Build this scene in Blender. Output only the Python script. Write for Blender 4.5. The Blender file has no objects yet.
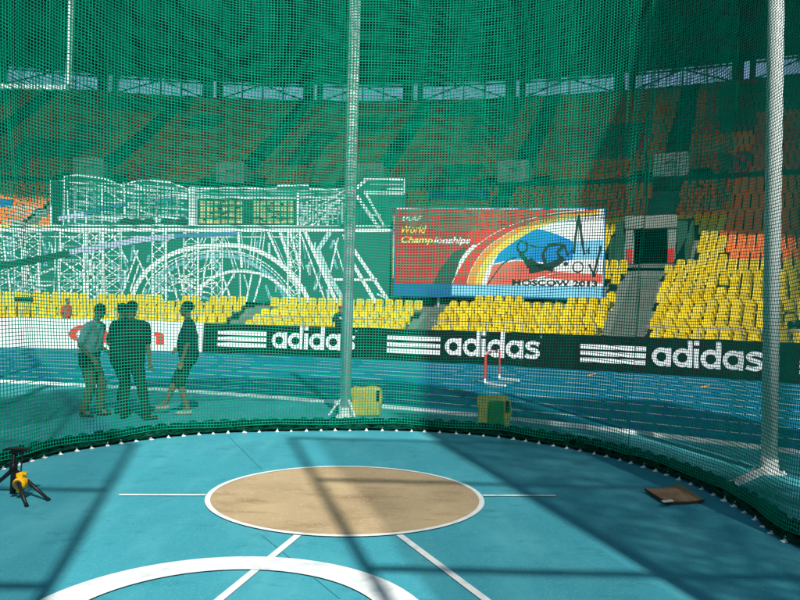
import bpy, bmesh, math, random
import numpy as np
from mathutils import Vector, Matrix
random.seed(7); rng = np.random.default_rng(7)
sc = bpy.context.scene
col = sc.collection
R = math.radians

# ------------------------------------------------------------------ camera
FPX, CAMH = 737.0, 1.70
PITCH, ROLL = R(0.956), R(1.35)
F = Vector((0, math.cos(PITCH), math.sin(PITCH)))
U0 = Vector((0, -math.sin(PITCH), math.cos(PITCH)))
RT = Vector((1, 0, 0)) * math.cos(ROLL) + U0 * math.sin(ROLL)
UP = U0 * math.cos(ROLL) - Vector((1, 0, 0)) * math.sin(ROLL)
cd = bpy.data.cameras.new('camera'); cam = bpy.data.objects.new('camera', cd); col.objects.link(cam)
m = Matrix((RT, UP, -F)).transposed().to_4x4(); m.translation = Vector((0, 0, CAMH))
cam.matrix_world = m
cd.sensor_width = 36; cd.lens = 36 * FPX / 800; cd.clip_end = 3000; cd.clip_start = 0.05
sc.camera = cam
# ------------------------------------------------------------------ world, sun, exposure
SUN_AZ, SUN_EL = R(166), R(45)
w = bpy.data.worlds.new('World'); sc.world = w; w.use_nodes = True
nt = w.node_tree; bg = nt.nodes['Background']
sky = nt.nodes.new('ShaderNodeTexSky'); sky.sky_type = 'NISHITA'; sky.sun_disc = False
sky.sun_elevation = SUN_EL; sky.sun_rotation = SUN_AZ; sky.altitude = 150; sky.ozone_density = 1.5
nt.links.new(sky.outputs[0], bg.inputs[0]); bg.inputs[1].default_value = 0.088
sd = bpy.data.lights.new('sun', 'SUN'); sd.energy = 4.8; sd.angle = R(0.85); sd.color = (1.0, 0.955, 0.88)
so = bpy.data.objects.new('sun', sd); col.objects.link(so)
Ldir = Vector((-math.sin(SUN_AZ) * math.cos(SUN_EL), -math.cos(SUN_AZ) * math.cos(SUN_EL), -math.sin(SUN_EL)))
so.rotation_euler = Ldir.to_track_quat('-Z', 'Y').to_euler(); so.location = (20, -60, 80)
sc.view_settings.view_transform = 'Standard'; sc.view_settings.look = 'None'
sc.view_settings.gamma = 1; sc.view_settings.use_curve_mapping = False
sc.view_settings.exposure = 0.46
sc.cycles.max_bounces = 6; sc.cycles.diffuse_bounces = 3

# ------------------------------------------------------------------ measuring helpers: a ray through a photo point met with a real surface
def ray(x, y): return (F + RT * ((x - 400) / FPX) - UP * ((y - 300) / FPX))
def gp(x, y, h=0.0):
    d = ray(x, y); t = (h - CAMH) / d.z; return Vector((d.x * t, d.y * t, h))
def hat(x, y, Y):
    d = ray(x, y); t = Y / d.y; return Vector((d.x * t, Y, CAMH + d.z * t))
BC, BR = (-13.0, -11.9), 40.0            # boards and track: centre of the bend
SC = (-16.0, -30.0)                      # stadium bowl centre
def circ_hit(x, y, c, r):
    d = ray(x, y); a = d.x**2 + d.y**2; b = -2 * (d.x * c[0] + d.y * c[1]); k = c[0]**2 + c[1]**2 - r * r
    t = (-b + math.sqrt(b * b - 4 * a * k)) / (2 * a); return Vector((d.x * t, d.y * t, CAMH + d.z * t))
def polar(c, r, th, z): return (c[0] + r * math.sin(th), c[1] + r * math.cos(th), z)

# ------------------------------------------------------------------ materials
def mat(name, color, rough=0.6, noise=0.12, scale=6.0, color2=None, bump=0.0, bscale=30.0, metal=0.0, spec=0.25, detail=4, trans=0.0):
    M = bpy.data.materials.new(name); M.use_nodes = True; n = M.node_tree.nodes; l = M.node_tree.links
    b = n['Principled BSDF']; b.inputs['Roughness'].default_value = rough; b.inputs['Metallic'].default_value = metal
    b.inputs['Specular IOR Level'].default_value = spec
    tc = n.new('ShaderNodeTexCoord'); nz = n.new('ShaderNodeTexNoise'); nz.inputs['Scale'].default_value = scale; nz.inputs['Detail'].default_value = detail
    l.new(tc.outputs['Object'], nz.inputs['Vector'])
    rp = n.new('ShaderNodeValToRGB'); rp.color_ramp.elements[0].position = 0.3; rp.color_ramp.elements[1].position = 0.7
    c2 = color2 or tuple(min(1, c * (1 + noise)) for c in color)
    c1 = tuple(c * (1 - noise) for c in color) if not color2 else color
    rp.color_ramp.elements[0].color = (*c1, 1); rp.color_ramp.elements[1].color = (*c2, 1)
    l.new(nz.outputs['Fac'], rp.inputs[0]); l.new(rp.outputs[0], b.inputs['Base Color'])
    if bump:
        n2 = n.new('ShaderNodeTexNoise'); n2.inputs['Scale'].default_value = bscale; n2.inputs['Detail'].default_value = 5
        l.new(tc.outputs['Object'], n2.inputs['Vector'])
        bp = n.new('ShaderNodeBump'); bp.inputs['Strength'].default_value = bump; bp.inputs['Distance'].default_value = 0.01
        l.new(n2.outputs['Fac'], bp.inputs['Height']); l.new(bp.outputs[0], b.inputs['Normal'])
    if trans:
        tr = n.new('ShaderNodeBsdfTranslucent'); l.new(rp.outputs[0], tr.inputs[0])
        mx = n.new('ShaderNodeMixShader'); mx.inputs[0].default_value = trans
        l.new(b.outputs[0], mx.inputs[1]); l.new(tr.outputs[0], mx.inputs[2])
        l.new(mx.outputs[0], n['Material Output'].inputs[0])
    return M
def multi(M, color, scale, lo, hi, detail=6, rough_scale=None, stretch=None):
    """blend a second stain colour over a material through another noise"""
    n = M.node_tree.nodes; l = M.node_tree.links; b = n['Principled BSDF']
    src = b.inputs['Base Color'].links[0].from_socket
    tc = n.new('ShaderNodeTexCoord'); mp = n.new('ShaderNodeMapping')
    if stretch: mp.inputs['Scale'].default_value = stretch
    nz = n.new('ShaderNodeTexNoise'); nz.inputs['Scale'].default_value = scale; nz.inputs['Detail'].default_value = detail; nz.inputs['Roughness'].default_value = 0.62
    l.new(tc.outputs['Object'], mp.inputs[0]); l.new(mp.outputs[0], nz.inputs['Vector'])
    mr = n.new('ShaderNodeMapRange'); mr.inputs[1].default_value = lo; mr.inputs[2].default_value = hi
    l.new(nz.outputs['Fac'], mr.inputs[0])
    mx = n.new('ShaderNodeMix'); mx.data_type = 'RGBA'
    l.new(mr.outputs[0], mx.inputs[0]); l.new(src, mx.inputs[6]); mx.inputs[7].default_value = (*color, 1)
    l.new(mx.outputs[2], b.inputs['Base Color'])
    return M

M = {}
M['floor'] = mat('blue_rubber_floor', (0.045, 0.295, 0.365), 0.75, 0.08, 0.8, bump=0.5, bscale=220, spec=0.15)
multi(M['floor'], (0.080, 0.37, 0.43), 1.6, 0.48, 0.70, stretch=(1, 0.35, 1))
multi(M['floor'], (0.028, 0.195, 0.25), 3.1, 0.56, 0.78, stretch=(1, 1.6, 1))
multi(M['floor'], (0.10, 0.36, 0.42), 55, 0.56, 0.70, detail=2)
multi(M['floor'], (0.016, 0.11, 0.14), 26, 0.70, 0.76, detail=2)
M['seam'] = mat('floor_seam', (0.034, 0.225, 0.28), 0.8, 0.2, 3)
M['track'] = mat('blue_running_track', (0.005, 0.135, 0.235), 0.9, 0.10, 0.35, bump=0.3, bscale=200, spec=0.05)
multi(M['track'], (0.008, 0.16, 0.265), 0.9, 0.5, 0.75, stretch=(1, 1, 1))
M['ground'] = mat('dark_ground', (0.09, 0.11, 0.10), 0.9, 0.2, 0.3)
M['line'] = mat('white_line_paint', (0.68, 0.71, 0.70), 0.75, 0.06, 3)
multi(M['line'], (0.42, 0.50, 0.52), 7, 0.50, 0.74)
multi(M['line'], (0.42, 0.30, 0.22), 6, 0.66, 0.74, detail=8)
M['sand'] = mat('sandy_concrete', (0.40, 0.30, 0.175), 0.85, 0.14, 1.3, bump=0.25, bscale=150)
multi(M['sand'], (0.27, 0.185, 0.10), 2.6, 0.52, 0.72, stretch=(0.7, 1.8, 1))
multi(M['sand'], (0.46, 0.36, 0.22), 5.0, 0.60, 0.74, stretch=(0.5, 1.5, 1))
multi(M['sand'], (0.15, 0.10, 0.06), 9, 0.62, 0.76, detail=8, stretch=(.6, 1.6, 1))
multi(M['sand'], (0.50, 0.41, 0.27), 40, 0.60, 0.70, detail=2)
M['net'] = mat('green_net_cord', (0.0, 0.37, 0.225), 0.7, 0.12, 3, trans=0.3, spec=0.08)
M['netdark'] = mat('shaded_gathered_cord', (0.002, 0.050, 0.030), 0.9, 0.4, 20, spec=0.03)  # net green darkened: shade at the foot of the net put into the colour
M['netcore'] = mat('gathered_net_shadowy_folds', (0.001, 0.012, 0.008), 0.9, 0.3, 14, spec=0.02)  # near-black colour stands for the shade inside the gathered heap
M['white_metal'] = mat('white_painted_pole', (0.84, 0.86, 0.85), 0.35, 0.05, 4)
M['galv'] = mat('galvanised_steel', (0.42, 0.45, 0.46), 0.45, 0.1, 8, metal=0.5)
M['black_board'] = mat('black_board_vinyl', (0.004, 0.005, 0.006), 0.6, 0.2, 2, spec=0.15)
M['white_board'] = mat('white_board_vinyl', (0.72, 0.74, 0.74), 0.5, 0.04, 2)
M['white_print'] = mat('white_print', (0.80, 0.82, 0.82), 0.5, 0.03, 2)
M['red_print'] = mat('red_print', (0.62, 0.018, 0.02), 0.5, 0.06, 2)
M['yellow_seat'] = mat('yellow_seat_plastic', (0.74, 0.55, 0.008), 0.42, 0.10, 0.7)
multi(M['yellow_seat'], (0.60, 0.46, 0.02), 0.5, 0.5, 0.7)
n_ = M['yellow_seat'].node_tree.nodes; l_ = M['yellow_seat'].node_tree.links   # each seat a little more or less faded
oi = n_.new('ShaderNodeObjectInfo'); mr_ = n_.new('ShaderNodeMapRange'); mr_.inputs[3].default_value = .74; mr_.inputs[4].default_value = 1.05
hs_ = n_.new('ShaderNodeHueSaturation'); b_ = n_['Principled BSDF']; src_ = b_.inputs['Base Color'].links[0].from_socket
l_.new(oi.outputs['Random'], mr_.inputs[0]); l_.new(mr_.outputs[0], hs_.inputs['Value']); l_.new(src_, hs_.inputs['Color']); l_.new(hs_.outputs[0], b_.inputs['Base Color'])
M['orange_seat'] = mat('orange_seat_plastic', (0.78, 0.16, 0.022), 0.42, 0.12, 0.7)
M['rust_seat'] = mat('rust_red_seat_plastic', (0.60, 0.10, 0.04), 0.45, 0.15, 0.5)
M['crimson_seat'] = mat('crimson_seat_plastic', (0.50, 0.03, 0.06), 0.45, 0.15, 0.5)
M['green_seat'] = mat('faded_green_seat_plastic', (0.06, 0.16, 0.10), 0.5, 0.15, 0.5)
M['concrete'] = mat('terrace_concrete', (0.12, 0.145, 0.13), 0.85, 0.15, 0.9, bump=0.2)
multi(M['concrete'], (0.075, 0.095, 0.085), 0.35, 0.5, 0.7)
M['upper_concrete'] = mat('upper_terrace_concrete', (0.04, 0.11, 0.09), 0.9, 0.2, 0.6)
M['frame_concrete'] = mat('pale_tunnel_concrete', (0.20, 0.225, 0.20), 0.8, 0.12, 1.2)
M['portal_concrete'] = mat('pale_portal_concrete', (0.70, 0.70, 0.58), 0.8, 0.1, 1.2)
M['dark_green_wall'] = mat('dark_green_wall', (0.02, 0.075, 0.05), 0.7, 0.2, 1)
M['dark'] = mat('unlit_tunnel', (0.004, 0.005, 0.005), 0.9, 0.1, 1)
M['roof'] = mat('roof_sheet', (0.17, 0.20, 0.19), 0.8, 0.15, 0.12)
M['roof_beam'] = mat('roof_beam_steel', (0.055, 0.07, 0.065), 0.7, 0.15, 0.5)
M['panel_teal'] = mat('dark_teal_panel', (0.016, 0.125, 0.100), 0.6, 0.08, 0.4)
M['art_white'] = mat('white_line_art', (0.70, 0.76, 0.77), 0.6, 0.05, 1)
M['art_pale'] = mat('pale_aqua_line_art', (0.36, 0.52, 0.54), 0.6, 0.08, 1)
M['art_mist'] = mat('misty_blue_print', (0.16, 0.34, 0.42), 0.6, 0.2, 0.6)
M['art_lilac'] = mat('lilac_ribbon_print', (0.40, 0.42, 0.62), 0.6, 0.15, 0.4)
M['art_blue'] = mat('blue_ribbon_print', (0.06, 0.16, 0.33), 0.6, 0.2, 0.5)
M['art_green'] = mat('dark_green_ribbon_print', (0.008, 0.05, 0.04), 0.6, 0.2, 0.5)
M['art_window'] = mat('cream_window_print', (0.42, 0.40, 0.19), 0.6, 0.3, 3)
M['art_black'] = mat('black_print', (0.012, 0.022, 0.02), 0.6, 0.1, 2)
M['bb_red'] = mat('deep_red_print', (0.36, 0.006, 0.014), 0.45, 0.10, 0.5)
M['bb_red2'] = mat('bright_red_print', (0.55, 0.012, 0.012), 0.45, 0.08, 0.6)
M['bb_salmon'] = mat('salmon_red_print', (0.70, 0.10, 0.075), 0.45, 0.10, 0.6)
M['bb_orange'] = mat('orange_print', (0.78, 0.26, 0.03), 0.45, 0.08, 0.7)
M['bb_yellow'] = mat('yellow_print', (0.82, 0.56, 0.07), 0.45, 0.05, 0.7)
M['bb_blue'] = mat('bright_blue_print', (0.012, 0.20, 0.56), 0.45, 0.10, 0.6)
M['bb_sky'] = mat('light_blue_print', (0.18, 0.50, 0.74), 0.45, 0.08, 0.6)
M['bb_white'] = mat('white_billboard_print', (0.76, 0.78, 0.80), 0.45, 0.04, 0.6)
M['bb_base'] = mat('navy_blue_print', (0.015, 0.10, 0.28), 0.45, 0.08, 0.6)
M['bb_dark'] = mat('dark_maroon_green_print', (0.045, 0.035, 0.03), 0.45, 0.2, 0.6)
M['foam_yellow'] = mat('yellow_foam', (0.62, 0.52, 0.09), 0.8, 0.15, 5, bump=0.4, bscale=60)
multi(M['foam_yellow'], (0.36, 0.36, 0.06), 4, 0.5, 0.75)
M['foam_green'] = mat('green_foam', (0.045, 0.26, 0.05), 0.8, 0.15, 5, bump=0.3, bscale=60)
M['black'] = mat('black_plastic', (0.012, 0.012, 0.013), 0.4, 0.2, 10)
M['yellow_plastic'] = mat('yellow_plastic', (0.80, 0.42, 0.01), 0.4, 0.08, 10)
M['lens'] = mat('olive_glass', (0.06, 0.07, 0.035), 0.15, 0.1, 10)
M['ply'] = mat('brown_plywood', (0.31, 0.18, 0.095), 0.75, 0.22, 6, bump=0.3, bscale=80)
multi(M['ply'], (0.46, 0.31, 0.18), 4, 0.55, 0.75, stretch=(5, 0.7, 1))
M['ply_edge'] = mat('dark_wood_edge', (0.05, 0.03, 0.018), 0.8, 0.2, 10)
M['paper'] = mat('white_paper', (0.7, 0.7, 0.66), 0.8, 0.05, 10)
M['skin'] = mat('skin', (0.22, 0.115, 0.07), 0.55, 0.08, 6)
M['hair'] = mat('dark_hair', (0.018, 0.013, 0.010), 0.7, 0.2, 40)
M['shirt_pale'] = mat('pale_blue_cotton', (0.34, 0.47, 0.52), 0.85, 0.08, 8)
M['shirt_dark'] = mat('dark_cotton', (0.012, 0.014, 0.018), 0.85, 0.2, 8)
M['shirt_navy'] = mat('navy_cotton', (0.014, 0.022, 0.04), 0.85, 0.2, 8)
M['khaki'] = mat('khaki_cotton', (0.10, 0.082, 0.05), 0.9, 0.12, 8)
M['jeans'] = mat('blue_denim', (0.02, 0.045, 0.11), 0.9, 0.2, 12)
M['trouser_dark'] = mat('charcoal_cotton', (0.02, 0.025, 0.022), 0.9, 0.2, 8)
M['shoe_dark'] = mat('dark_shoe', (0.03, 0.022, 0.016), 0.6, 0.2, 8)
M['shoe_white'] = mat('white_trainer', (0.38, 0.38, 0.36), 0.6, 0.08, 8)
M['red_cloth'] = mat('red_cotton', (0.42, 0.03, 0.03), 0.85, 0.1, 8)
M['red_paint'] = mat('red_paint', (0.62, 0.03, 0.03), 0.4, 0.06, 8)
M['blue_tarp'] = mat('blue_tarpaulin', (0.015, 0.10, 0.32), 0.6, 0.15, 1)
M['orange_mark'] = mat('orange_plastic', (0.80, 0.28, 0.03), 0.5, 0.08, 8)

# ------------------------------------------------------------------ mesh helpers
def tag(o, label=None, cat=None, group=None, kind=None):
    if label: o['label'] = label
    if cat: o['category'] = cat
    if group: o['group'] = group
    if kind: o['kind'] = kind
    return o
def empty(name, loc=(0, 0, 0), rz=0.0):
    o = bpy.data.objects.new(name, None); o.empty_display_size = 0.3; col.objects.link(o)
    o.location = loc; o.rotation_euler = (0, 0, rz); return o
def np_obj(name, V, Q, m, parent=None, smooth=False):
    V = np.asarray(V, dtype=np.float32); Q = np.asarray(Q, dtype=np.int32); k = Q.shape[1]
    me = bpy.data.meshes.new(name); me.vertices.add(len(V)); me.vertices.foreach_set('co', V.ravel())
    me.loops.add(Q.size); me.loops.foreach_set('vertex_index', Q.ravel())
    me.polygons.add(len(Q)); me.polygons.foreach_set('loop_start', np.arange(0, Q.size, k, dtype=np.int32))
    me.polygons.foreach_set('loop_total', np.full(len(Q), k, dtype=np.int32))
    if smooth: me.polygons.foreach_set('use_smooth', np.ones(len(Q), dtype=bool))
    me.update(calc_edges=True); me.validate()
    me.materials.append(m); o = bpy.data.objects.new(name, me); col.objects.link(o)
    if parent: o.parent = parent
    return o
class MB:
    def __init__(s): s.v = []; s.f = []
    def add(s, vs, fs):
        b = len(s.v); s.v += [tuple(v) for v in vs]; s.f += [tuple(i + b for i in f) for f in fs]; return s
    def hexa(s, p): return s.add(p, [(0, 3, 2, 1), (4, 5, 6, 7), (0, 1, 5, 4), (1, 2, 6, 5), (2, 3, 7, 6), (3, 0, 4, 7)])
    def box(s, c, d, rz=0.0):
        cx, cy, cz = c; dx, dy, dz = d[0] / 2, d[1] / 2, d[2] / 2; co, si = math.cos(rz), math.sin(rz)
        P = [(-dx, -dy, -dz), (dx, -dy, -dz), (dx, dy, -dz), (-dx, dy, -dz), (-dx, -dy, dz), (dx, -dy, dz), (dx, dy, dz), (-dx, dy, dz)]
        return s.hexa([(cx + x * co - y * si, cy + x * si + y * co, cz + z) for x, y, z in P])
    def bar(s, a, b, wd, ht=None, up=(0, 0, 1)):
        a, b = Vector(a), Vector(b); t = (b - a).normalized(); u = Vector(up)
        if abs(t.dot(u)) > 0.98: u = Vector((0, 1, 0))
        sd_ = t.cross(u).normalized(); u = sd_.cross(t).normalized(); ht = ht or wd
        x, y = sd_ * wd / 2, u * ht / 2
        return s.hexa([a - x - y, a + x - y, b + x - y, b - x - y, a - x + y, a + x + y, b + x + y, b - x + y])
    def tube(s, pts, r, n=10, cap=True):
        pts = [Vector(p) for p in pts]; rs = r if isinstance(r, (list, tuple)) else [r] * len(pts)
        b = len(s.v); prev = None
        for i, p in enumerate(pts):
            t = (pts[min(i + 1, len(pts) - 1)] - pts[max(i - 1, 0)]).normalized()
            if prev is None: u = t.orthogonal().normalized()
            else: u = (prev - t * prev.dot(t)).normalized()
            prev = u; v = t.cross(u)
            for k in range(n):
                a = 2 * math.pi * k / n; s.v.append(tuple(p + (u * math.cos(a) + v * math.sin(a)) * rs[i]))
        for i in range(len(pts) - 1):
            for k in range(n):
                s.f.append((b + i * n + k, b + i * n + (k + 1) % n, b + (i + 1) * n + (k + 1) % n, b + (i + 1) * n + k))
        if cap: s.f.append(tuple(b + k for k in reversed(range(n)))); s.f.append(tuple(b + (len(pts) - 1) * n + k for k in range(n)))
        return s
    def build(s, name, m, parent=None, smooth=False, bevel=0.0):
        me = bpy.data.meshes.new(name); me.from_pydata(s.v, [], s.f)
        bm = bmesh.new(); bm.from_mesh(me); bmesh.ops.recalc_face_normals(bm, faces=bm.faces)
        bm.to_mesh(me); bm.free()
        if smooth:
            for p in me.polygons: p.use_smooth = len(p.vertices) <= 4
        me.materials.append(m); o = bpy.data.objects.new(name, me); col.objects.link(o)
        if bevel:
            bv = o.modifiers.new('bevel', 'BEVEL'); bv.width = bevel; bv.segments = 2; bv.limit_method = 'ANGLE'
        if parent: o.parent = parent
        return o
def text_mesh(s, size=1.0, offset=0.0, shear=0.0):
    """(verts2d, faces) of a word"""
    cu = bpy.data.curves.new('t', 'FONT'); cu.body = s; cu.size = size; cu.offset = offset; cu.shear = shear; cu.resolution_u = 4
    o = bpy.data.objects.new('t', cu); col.objects.link(o)
    dg = bpy.context.evaluated_depsgraph_get(); dg.update()
    me = bpy.data.meshes.new_from_object(o.evaluated_get(dg))
    vs = [(v.co.x, v.co.y) for v in me.vertices]; fs = [tuple(p.vertices) for p in me.polygons]
    bpy.data.objects.remove(o); bpy.data.curves.remove(cu); bpy.data.meshes.remove(me)
    return vs, fs
# flat artwork pieces: a surface map S(u, v, off) carries 2-D outlines on to a real board, a few mm proud of it
class Art:
    def __init__(s, S): s.S = S; s.v = []; s.f = []
    def poly(s, pts, off=0.006):
        b = len(s.v); n = len(pts)
        s.v += [s.S(x, y, off) for x, y in pts]
        s.f.append(tuple(range(b, b + n)))
    def stroke(s, pts, wd, off=0.006, wd2=None):
        b = len(s.v); n = len(pts)
        for i, p in enumerate(pts):
            q0, q1 = pts[max(i - 1, 0)], pts[min(i + 1, n - 1)]
            dx, dy = q1[0] - q0[0], q1[1] - q0[1]; L = math.hypot(dx, dy) or 1
            k = wd if wd2 is None else wd + (wd2 - wd) * i / (n - 1)
            nx, ny = -dy / L * k / 2, dx / L * k / 2
            s.v.append(s.S(p[0] + nx, p[1] + ny, off)); s.v.append(s.S(p[0] - nx, p[1] - ny, off))
        for i in range(n - 1): s.f.append((b + 2 * i, b + 2 * i + 1, b + 2 * i + 3, b + 2 * i + 2))
    def ring(s, cx, cy, ro, ri, off=0.006, n=28, sx=1.0, a0=0, a1=360):
        s.band([(cx + sx * ro * math.cos(R(a0 + (a1 - a0) * k / n)), cy + ro * math.sin(R(a0 + (a1 - a0) * k / n))) for k in range(n + 1)],
               [(cx + sx * ri * math.cos(R(a0 + (a1 - a0) * k / n)), cy + ri * math.sin(R(a0 + (a1 - a0) * k / n))) for k in range(n + 1)], off)
    def band(s, A, B, off=0.006):
        b = len(s.v)
        for p, q in zip(A, B): s.v.append(s.S(*p, off)); s.v.append(s.S(*q, off))
        for i in range(len(A) - 1): s.f.append((b + 2 * i, b + 2 * i + 1, b + 2 * i + 3, b + 2 * i + 2))
    def rect(s, x0, y0, x1, y1, off=0.006, n=1):
        s.band([(x0 + (x1 - x0) * k / n, y0) for k in range(n + 1)], [(x0 + (x1 - x0) * k / n, y1) for k in range(n + 1)], off)
    def text(s, word, x, y, size, offset=0.0, shear=0.0, off=0.006, wfit=None, hfit=None):
        vs, fs = text_mesh(word, 1.0, offset / size, shear)
        x0 = min(v[0] for v in vs); x1 = max(v[0] for v in vs); kx = wfit / (x1 - x0) if wfit else size
        y0 = min(v[1] for v in vs); y1 = max(v[1] for v in vs); ky = hfit / (y1 - y0) if hfit else size
        b = len(s.v); s.v += [s.S(x + (a - x0) * kx, y + c * ky, off) for a, c in vs]; s.f += [tuple(i + b for i in f) for f in fs]
    def build(s, name, m, parent=None):
        me = bpy.data.meshes.new(name); me.from_pydata([tuple(v) for v in s.v], [], s.f); me.materials.append(m)
        o = bpy.data.objects.new(name, me); col.objects.link(o)
        if parent: o.parent = parent
        return o
def bez(p, n=16):
    """smooth curve through points (Catmull-Rom)"""
    P = [p[0]] + list(p) + [p[-1]]; out = []
    for i in range(1, len(P) - 2):
        for k in range(n):
            t = k / n; a, b, c, d = P[i - 1], P[i], P[i + 1], P[i + 2]
            out.append(tuple(0.5 * (2 * b[j] + (c[j] - a[j]) * t + (2 * a[j] - 5 * b[j] + 4 * c[j] - d[j]) * t * t + (3 * b[j] - a[j] - 3 * c[j] + d[j]) * t**3) for j in range(len(b))))
    out.append(tuple(p[-1])); return out
def resample(P, step):
    P = np.array(P, float); d = np.r_[0, np.cumsum(np.linalg.norm(np.diff(P, axis=0), axis=1))]
    n = max(2, int(round(d[-1] / step)) + 1); t = np.linspace(0, d[-1], n)
    return np.stack([np.interp(t, d, P[:, k]) for k in range(P.shape[1])], 1)

# ================================================================== THE SETTING
def annulus(name, c, r0, r1, a0, a1, z, m, n=96, parent=None):
    a = np.linspace(a0, a1, n + 1)
    V = np.concatenate([np.stack([c[0] + r * np.sin(a), c[1] + r * np.cos(a), np.full(n + 1, z)], 1) for r in (r0, r1)])
    i = np.arange(n); return np_obj(name, V, np.stack([i, i + 1, i + 1 + n + 1, i + n + 1], 1), m, parent)
MB().add([(-900, -900, 0), (900, -900, 0), (900, 1500, 0), (-900, 1500, 0)], [(0, 1, 2, 3)]).build('ground', M['ground'])
tag(bpy.data.objects['ground'], 'plain dark ground under the whole stadium', 'ground', kind='structure')
o = annulus('infield_floor', BC, 0.01, 28.05, 0, 2 * math.pi, 0.004, M['floor'], 128)
tag(o, 'bright turquoise blue rubber floor inside and around the throwing cage', 'floor', kind='structure')
o = annulus('running_track', BC, 28.05, 57.9, 0, 2 * math.pi, 0.008, M['track'], 160)
tag(o, 'deep blue running track curving past behind the net', 'running track', kind='structure')
L = MB()
def arc_strip(mb, c, r, wd, z, a0, a1, n=140):
    b = len(mb.v)
    for k in range(n + 1):
        a = a0 + (a1 - a0) * k / n
        mb.v.append(polar(c, r - wd / 2, a, z)); mb.v.append(polar(c, r + wd / 2, a, z))
    for k in range(n): mb.f.append((b + 2 * k, b + 2 * k + 1, b + 2 * k + 3, b + 2 * k + 2))
for k in range(1, 10): arc_strip(L, BC, 28.05 + 1.22 * k, 0.06, 0.012, R(-75), R(110))
o = L.build('lane_lines', M['line']); tag(o, 'thin white lane lines curving across the blue track', 'lane lines', kind='structure')
K = MB()
for k in range(150):   # the low white kerb rail at the inside of lane one
    a0, a1 = R(-75 + 185 * k / 150), R(-75 + 185 * (k + 1) / 150)
    K.hexa([polar(BC, 28.0, a0, .004), polar(BC, 28.07, a0, .004), polar(BC, 28.07, a1, .004), polar(BC, 28.0, a1, .004),
            polar(BC, 28.01, a0, .06), polar(BC, 28.06, a0, .06), polar(BC, 28.06, a1, .06), polar(BC, 28.01, a1, .06)])
o = K.build('track_kerb', M['white_metal']); tag(o, 'low white kerb rail along the inner edge of the track', 'kerb', kind='structure')

# throwing circle, its lines and the big white ring
CC = gp(346.4, 496.3); AX = R(5.0)      # sector axis, turned 5 degrees
ax = Vector((math.sin(AX), -math.cos(AX), 0)); lat = Vector((math.cos(AX), math.sin(AX), 0))
def disc(name, c, r, z, m, n=96):
    return MB().add([(c[0] + r * math.cos(2 * math.pi * k / n), c[1] + r * math.sin(2 * math.pi * k / n), z) for k in range(n)], [tuple(range(n))]).build(name, m)
o = disc('throwing_circle', CC, 1.215, 0.012, M['sand']); tag(o, 'sand coloured concrete throwing circle with scuffs', 'throwing circle', kind='structure')
P = MB(); arc_strip(P, CC, 1.236, 0.046, 0.016, 0, 2 * math.pi, 96)
o = P.build('circle_rim', M['line']); tag(o, 'thin white rim around the sand coloured circle', 'rim', kind='structure')
def flat_bar(mb, a, b, wd, z):
    a, b = Vector(a), Vector(b); t = (b - a).normalized(); s_ = Vector((-t.y, t.x, 0)) * wd / 2
    mb.add([(*(a - s_)[:2], z), (*(a + s_)[:2], z), (*(b + s_)[:2], z), (*(b - s_)[:2], z)], [(0, 1, 2, 3)])
P = MB()
for sgn, ln in ((-1, 0.76), (1, 0.70)):
    flat_bar(P, CC + lat * sgn * 1.268, CC + lat * sgn * (1.268 + ln), 0.05, 0.012)
for sgn in (-1, 1):
    d = (ax * math.cos(R(17.6)) + lat * sgn * math.sin(R(17.6)))
    flat_bar(P, CC + d * 1.268, CC + d * 8, 0.055, 0.012)
o = P.build('sector_lines', M['line']); tag(o, 'white side lines and sector lines running out from the circle', 'painted lines', kind='structure')
P = MB()
for p_, q_ in (((228, 436), (262, 470)), ((262, 536), (340, 600))):
    flat_bar(P, gp(*p_), gp(*q_), 0.008, 0.0085)
o = P.build('floor_seams', M['seam']); tag(o, 'hairline seams in the turquoise rubber floor', 'seams', kind='structure')
outer = [gp(x, y) for x, y in ((50, 600), (125, 572.5), (180, 561), (235, 557.5), (290, 562), (340, 573.5), (425, 600))]
A = np.array([[2 * p.x, 2 * p.y, 1] for p in outer]); bb = np.array([p.x**2 + p.y**2 for p in outer])
sx, sy, sk = np.linalg.lstsq(A, bb, rcond=None)[0]; rr = math.sqrt(sk + sx * sx + sy * sy)
P = MB(); arc_strip(P, (sx, sy), rr - 0.125, 0.25, 0.016, 0, 2 * math.pi, 120)
print('ring', sx, sy, rr)
o = P.build('white_ring', M['line']); tag(o, 'broad white painted ring cut off by the bottom of the view', 'painted ring', kind='structure')

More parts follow.
